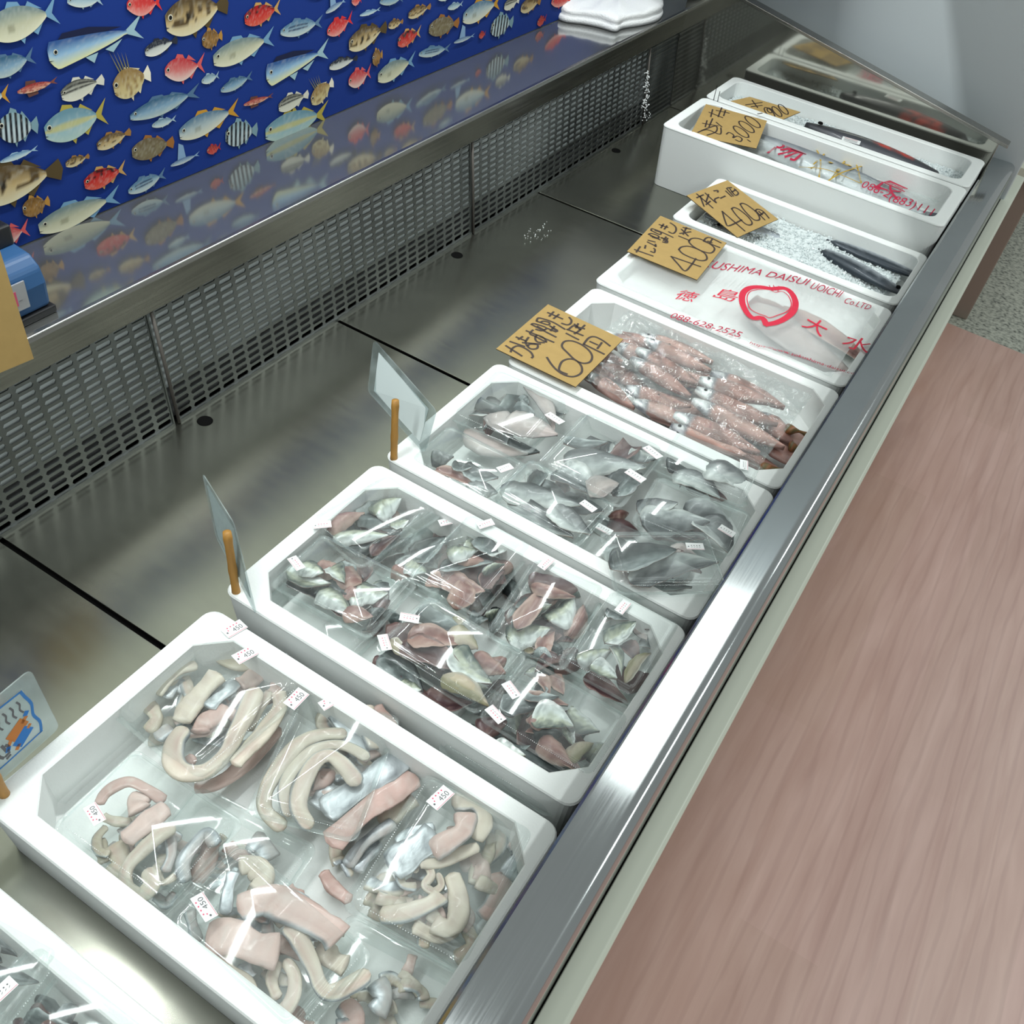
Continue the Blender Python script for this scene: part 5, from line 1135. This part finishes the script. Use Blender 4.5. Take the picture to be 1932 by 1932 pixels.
SPC = {  # back, side, belly, fin
 'bass': (c3(120,140,140), c3(196,196,168), c3(228,226,196), c3(110,150,180)), 'mahi': (c3(50,90,150), c3(150,190,220), c3(226,226,170), c3(150,180,190)),
 'amber': (c3(90,125,150), c3(180,195,196), c3(222,220,196), c3(190,140,50)), 'jack': (c3(110,150,165), c3(150,185,195), c3(176,200,190), c3(170,155,70)),
 'mack': (c3(60,100,130), c3(130,165,190), c3(180,195,190), c3(80,110,140)), 'bonito': (c3(90,130,160), c3(150,180,195), c3(200,210,205), c3(90,120,150)),
 'small': (c3(110,140,160), c3(170,195,205), c3(210,218,210), c3(150,175,190)), 'thin': (c3(100,140,180), c3(170,200,215), c3(215,225,220), c3(150,180,200)), 'fly': (c3(90,120,160), c3(150,175,195), c3(205,212,210), c3(130,160,190)),
 'red': (c3(200,45,50), c3(214,70,66), c3(232,160,150), c3(206,50,50)), 'red2': (c3(170,30,34), c3(200,50,44), c3(214,90,70), c3(190,150,90)), 'redsm': (c3(150,40,40), c3(190,60,50), c3(200,90,80), c3(170,50,50)),
 'bream': (c3(196,60,66), c3(214,120,116), c3(232,206,196), c3(206,90,90)), 'grouper': (c3(90,72,44), c3(196,170,120), c3(226,216,180), c3(80,66,40)),
 'rock': (c3(96,74,44), c3(186,160,110), c3(214,200,160), c3(150,110,60)), 'john': (c3(150,120,70), c3(196,176,124), c3(214,200,150), c3(214,204,170)),
 'flat': (c3(110,96,70), c3(130,120,92), c3(120,108,80), c3(150,100,50)), 'filef': (c3(120,86,40), c3(160,120,66), c3(140,104,56), c3(176,130,60)),
 'stripe': (c3(150,180,190), c3(196,214,220), c3(190,206,210), c3(120,150,160)), 'pig': (c3(120,120,110), c3(206,206,190), c3(224,222,204), c3(206,204,190)),
 'puffer': (c3(30,36,48), c3(200,204,200), c3(228,228,218), c3(40,44,56)), 'gurn': (c3(170,60,56), c3(206,130,110), c3(220,180,150), c3(120,70,60))}
def print_fish(b, kind, h, t, wpx, sc, org):
    u0, v0 = org[0] + h[0]/sc, org[1] + h[1]/sc; u1, v1 = org[0] + t[0]/sc, org[1] + t[1]/sc
    H = onx(u0, v0, FX + .0012); T = onx(u1, v1, FX + .0012); X = T - H; L = X.length; X.normalize(); Y = Vector((0, -X.z, X.y))
    if Y.z < 0: Y = -Y
    mid = (H+T)/2; dist = (CAMP - mid).length; hh = wpx/sc*dist/F_PX/.92; sd = H.y*31 + H.z*17
    bk, sdc, bl, fin = SPC[kind]; BL_ = .84; ns, nt = 26, 10; vs = []; cs = []
    def at(s, t_): return H + X*(s*L) + Y*(t_*hh)
    # fins first (just above the cloth), body on top
    def poly(pts, c, off=0): 
        b.add([at(*p) + Vector((off, 0, 0)) for p in pts], [tuple(range(len(pts)))], 0, [c]*len(pts))
    tl = .16
    if kind in ('grouper', 'john', 'flat', 'filef', 'stripe', 'puffer', 'pig', 'rock'): poly([(BL_-.03, -.06), (1.0, -.30), (1.04, 0), (1.0, .30), (BL_-.03, .06)], fin if kind != 'john' else c3(226, 220, 200))
    else: poly([(BL_-.04, 0), (1.02, -.42), (.93, -.02)], fin); poly([(BL_-.04, 0), (.93, -.02), (1.04, .46)], fin)
    if kind == 'mahi': poly([(.10, .38), (.18, .62), (.45, .56), (.80, .22), (.5, .25)], c3(24, 30, 60))
    elif kind == 'john':
        poly([(.28, .35), (.40, .55), (.78, .30), (.6, .2)], fin)
        for k in range(5): poly([(.24 + .06*k, .42), (.28 + .06*k, .42), (.10 + .10*k, 1.25 - .06*k)], c3(120, 116, 84))
    elif kind == 'fly': poly([(.25, .2), (.35, 3.2), (.50, 2.6), (.55, .2)], c3(130, 160, 190))
    elif kind == 'gurn': poly([(.2, .2), (.25, .95), (.48, .8), (.5, .2)], c3(96, 62, 56)); poly([(.2, -.2), (.25, -1.0), (.5, -.9), (.5, -.2)], c3(96, 62, 56))
    else:
        poly([(.26, .40), (.34, .66), (.48, .58), (.52, .38)], fin); poly([(.56, .36), (.62, .52), (.80, .20)], fin)
    poly([(.36, -.38), (.44, -.66), (.50, -.36)], fin); poly([(.58, -.34), (.66, -.52), (.78, -.18)], fin)
    for i in range(ns):
        s = i/(ns-1); up, dn = bodyprof(kind, s)
        if s > .97: up = dn = .07
        for j in range(nt):
            tt = j/(nt-1); y = -dn + (up+dn)*tt; vs.append(at(s*BL_, y) + Vector((.0006, 0, 0)))
            c = mixc(bl, sdc, tt*2.2) if tt < .45 else mixc(sdc, bk, (tt-.45)*2.2)
            nz = noise.noise(Vector((s*9+sd, y*5, sd)))
            if kind in ('grouper', 'rock'): c = mixc(c, bk, 1 if nz > .12 and tt > .25 else 0)
            if kind in ('john', 'flat', 'filef'): c = mixc(c, bk, max(0, nz*2.4))
            if kind == 'stripe': c = mixc(c, c3(18, 22, 30), 1 if math.sin(s*38) > .0 else 0)
            if kind == 'pig' and tt > .4: c = mixc(c, c3(40, 40, 40), 1 if j % 2 else 0)
            if kind == 'bonito' and .2 < s < .8 and j in (4, 6): c = c3(50, 70, 100)
            if kind in ('puffer',): c = c3(40, 46, 60) if tt > .62 + nz*.15 else c
            if kind == 'red2' and tt > .6: c = mixc(c, c3(20, 14, 20), max(0, nz*3))
            if kind == 'gurn' and nz > .1: c = mixc(c, c3(150, 50, 50), .8)
            if kind == 'jack' and .42 < tt < .62: c = mixc(c, c3(206, 196, 110), .7)
            if kind in ('grouper',) and abs(s-.42) < .05 and .35 < tt < .6: c = c3(40, 32, 20)
            if kind in ('bass', 'amber') and abs(s-.36) < .05 and .3 < tt < .5: c = mixc(c, c3(120, 120, 96), .5)
            c = mixc(c, c3(225, 226, 216), .35*max(0, noise.noise(Vector((s*20, y*14, sd+5)))))
            cs.append(tuple(q_*.86 for q_ in c[:3]) + (0,))
    b.add(vs, [(i*nt+j, (i+1)*nt+j, (i+1)*nt+j+1, i*nt+j+1) for i in range(ns-1) for j in range(nt-1)], 0, cs)
    e = at(.075, .12); r = min(hh*.06, .0035)
    for q, c, o_ in ((r*1.5, c3(214, 210, 190), .0012), (r, c3(10, 10, 14), .0016)):
        b.add([e + Vector((o_, math.cos(2*PI*k/8)*q, math.sin(2*PI*k/8)*q)) for k in range(8)], [tuple(range(8))], 0, [c]*8)
    # mouth line
    b.add([at(-.005, -.10) + Vector((.0012, 0, 0)), at(.045, -.14) + Vector((.0012, 0, 0)), at(.0, -.14) + Vector((.0012, 0, 0))], [(0, 1, 2)], 0, [c3(40, 40, 50)]*3)
fab = MB(); NAVY = c3(21, 50, 124)
ny, nz_ = 150, 14; fy0, fy1, fz0, fz1 = -.6, 2.95, LZ + .002, .60; vs = []
for j in range(nz_+1):
    for i in range(ny+1):
        y = fy0 + (fy1-fy0)*i/ny; z = fz0 + (fz1-fz0)*j/nz_
        vs.append((FX - .0008 + .0008*math.sin(y*6.1 + math.sin(z*3)) - .0012*abs(math.sin(y*2.1+.4)), y, z))
fab.add(vs, [(j*(ny+1)+i, j*(ny+1)+i+1, (j+1)*(ny+1)+i+1, (j+1)*(ny+1)+i) for j in range(nz_) for i in range(ny)], 0, [NAVY]*len(vs))
S1 = 2.9273
L1 = [('bass',(-60,175),(310,60),130),('small',(370,8),(565,0),50),('red',(700,40),(890,10),85),('grouper',(915,130),(1250,20),150),('red2',(1350,110),(1545,40),80),('bonito',(1548,180),(1775,120),66),
 ('mahi',(268,320),(775,150),120),('puffer',(800,290),(975,220),60),('filef',(1115,230),(1225,195),75),('bass',(1178,335),(1505,205),100),('mahi',(1470,425),(1805,275),105),('mack',(-80,410),(185,310),80),
 ('gurn',(95,510),(312,445),34),('pig',(338,530),(568,440),82),('john',(628,495),(825,405),125),('bream',(910,405),(1125,350),100),('small',(1112,450),(1208,415),40),('mack',(1218,500),(1390,420),50),('gurn',(1345,580),(1505,528),26),('pig',(1538,595),(1700,520),70),
 ('john',(1718,560),(1838,455),85),('amber',(-190,560),(45,520),90),('stripe',(-10,715),(205,690),125),('jack',(248,735),(582,620),135),('mack',(718,650),(1092,505),78),('small',(838,695),(970,655),36),('amber',(990,745),(1310,600),100),
 ('rock',(535,810),(718,728),62),('flat',(728,845),(955,785),95),('stripe',(1245,755),(1418,715),110),('jack',(1465,740),(1800,620),120),('thin',(0,895),(205,820),28),('rock',(362,910),(490,862),42),('fly',(942,915),(1098,850),26),('redsm',(1142,838),(1218,808),42),
 ('grouper',(-170,1080),(330,935),165),('red2',(465,1020),(690,930),85),('filef',(125,1165),(270,1110),85),('bonito',(708,1060),(910,960),64),('bass',(215,1265),(650,1080),105),('bream',(-70,1340),(155,1260),95)]
for k, h, t, w in L1: print_fish(fab, k, h, t, w, S1, (0, 0))
L2 = [('fly',(42,70),(150,0),26),('red',(50,185),(188,100),70),('grouper',(170,250),(375,150),95),('thin',(230,85),(342,50),20),('rock',(498,85),(620,35),48),('mack',(340,10),(470,-10),40),('flat',(612,160),(775,125),80),('small',(716,45),(798,20),28),
 ('amber',(800,100),(1003,10),85),('stripe',(955,155),(1075,120),90),('rock',(388,142),(468,118),38),('red2',(440,235),(565,175),66),('filef',(300,330),(355,300),70),('puffer',(62,370),(215,320),46),('fly',(750,235),(862,195),20),('redsm',(888,200),(925,185),30),('bonito',(556,300),(725,265),44),
 ('bream',(168,460),(290,395),80),('bass',(330,430),(530,330),85),('rock',(1120,45),(1228,5),60),('pig',(1028,35),(1110,0),50),('red',(1288,15),(1400,-5),50),('redsm',(1210,130),(1260,100),40),('red',(185,10),(240,-5),40),('small',(660,-10),(760,-40),40),('jack',(-60,-60),(120,-120),90)]
for k, h, t, w in L2: print_fish(fab, k, h, t, w, S1, (600, 0))
tag(fab.build('fish_fabric', CLOTH_PRINT, smooth=True), 'blue cloth printed with many kinds of fish, hung behind the case', 'fabric')
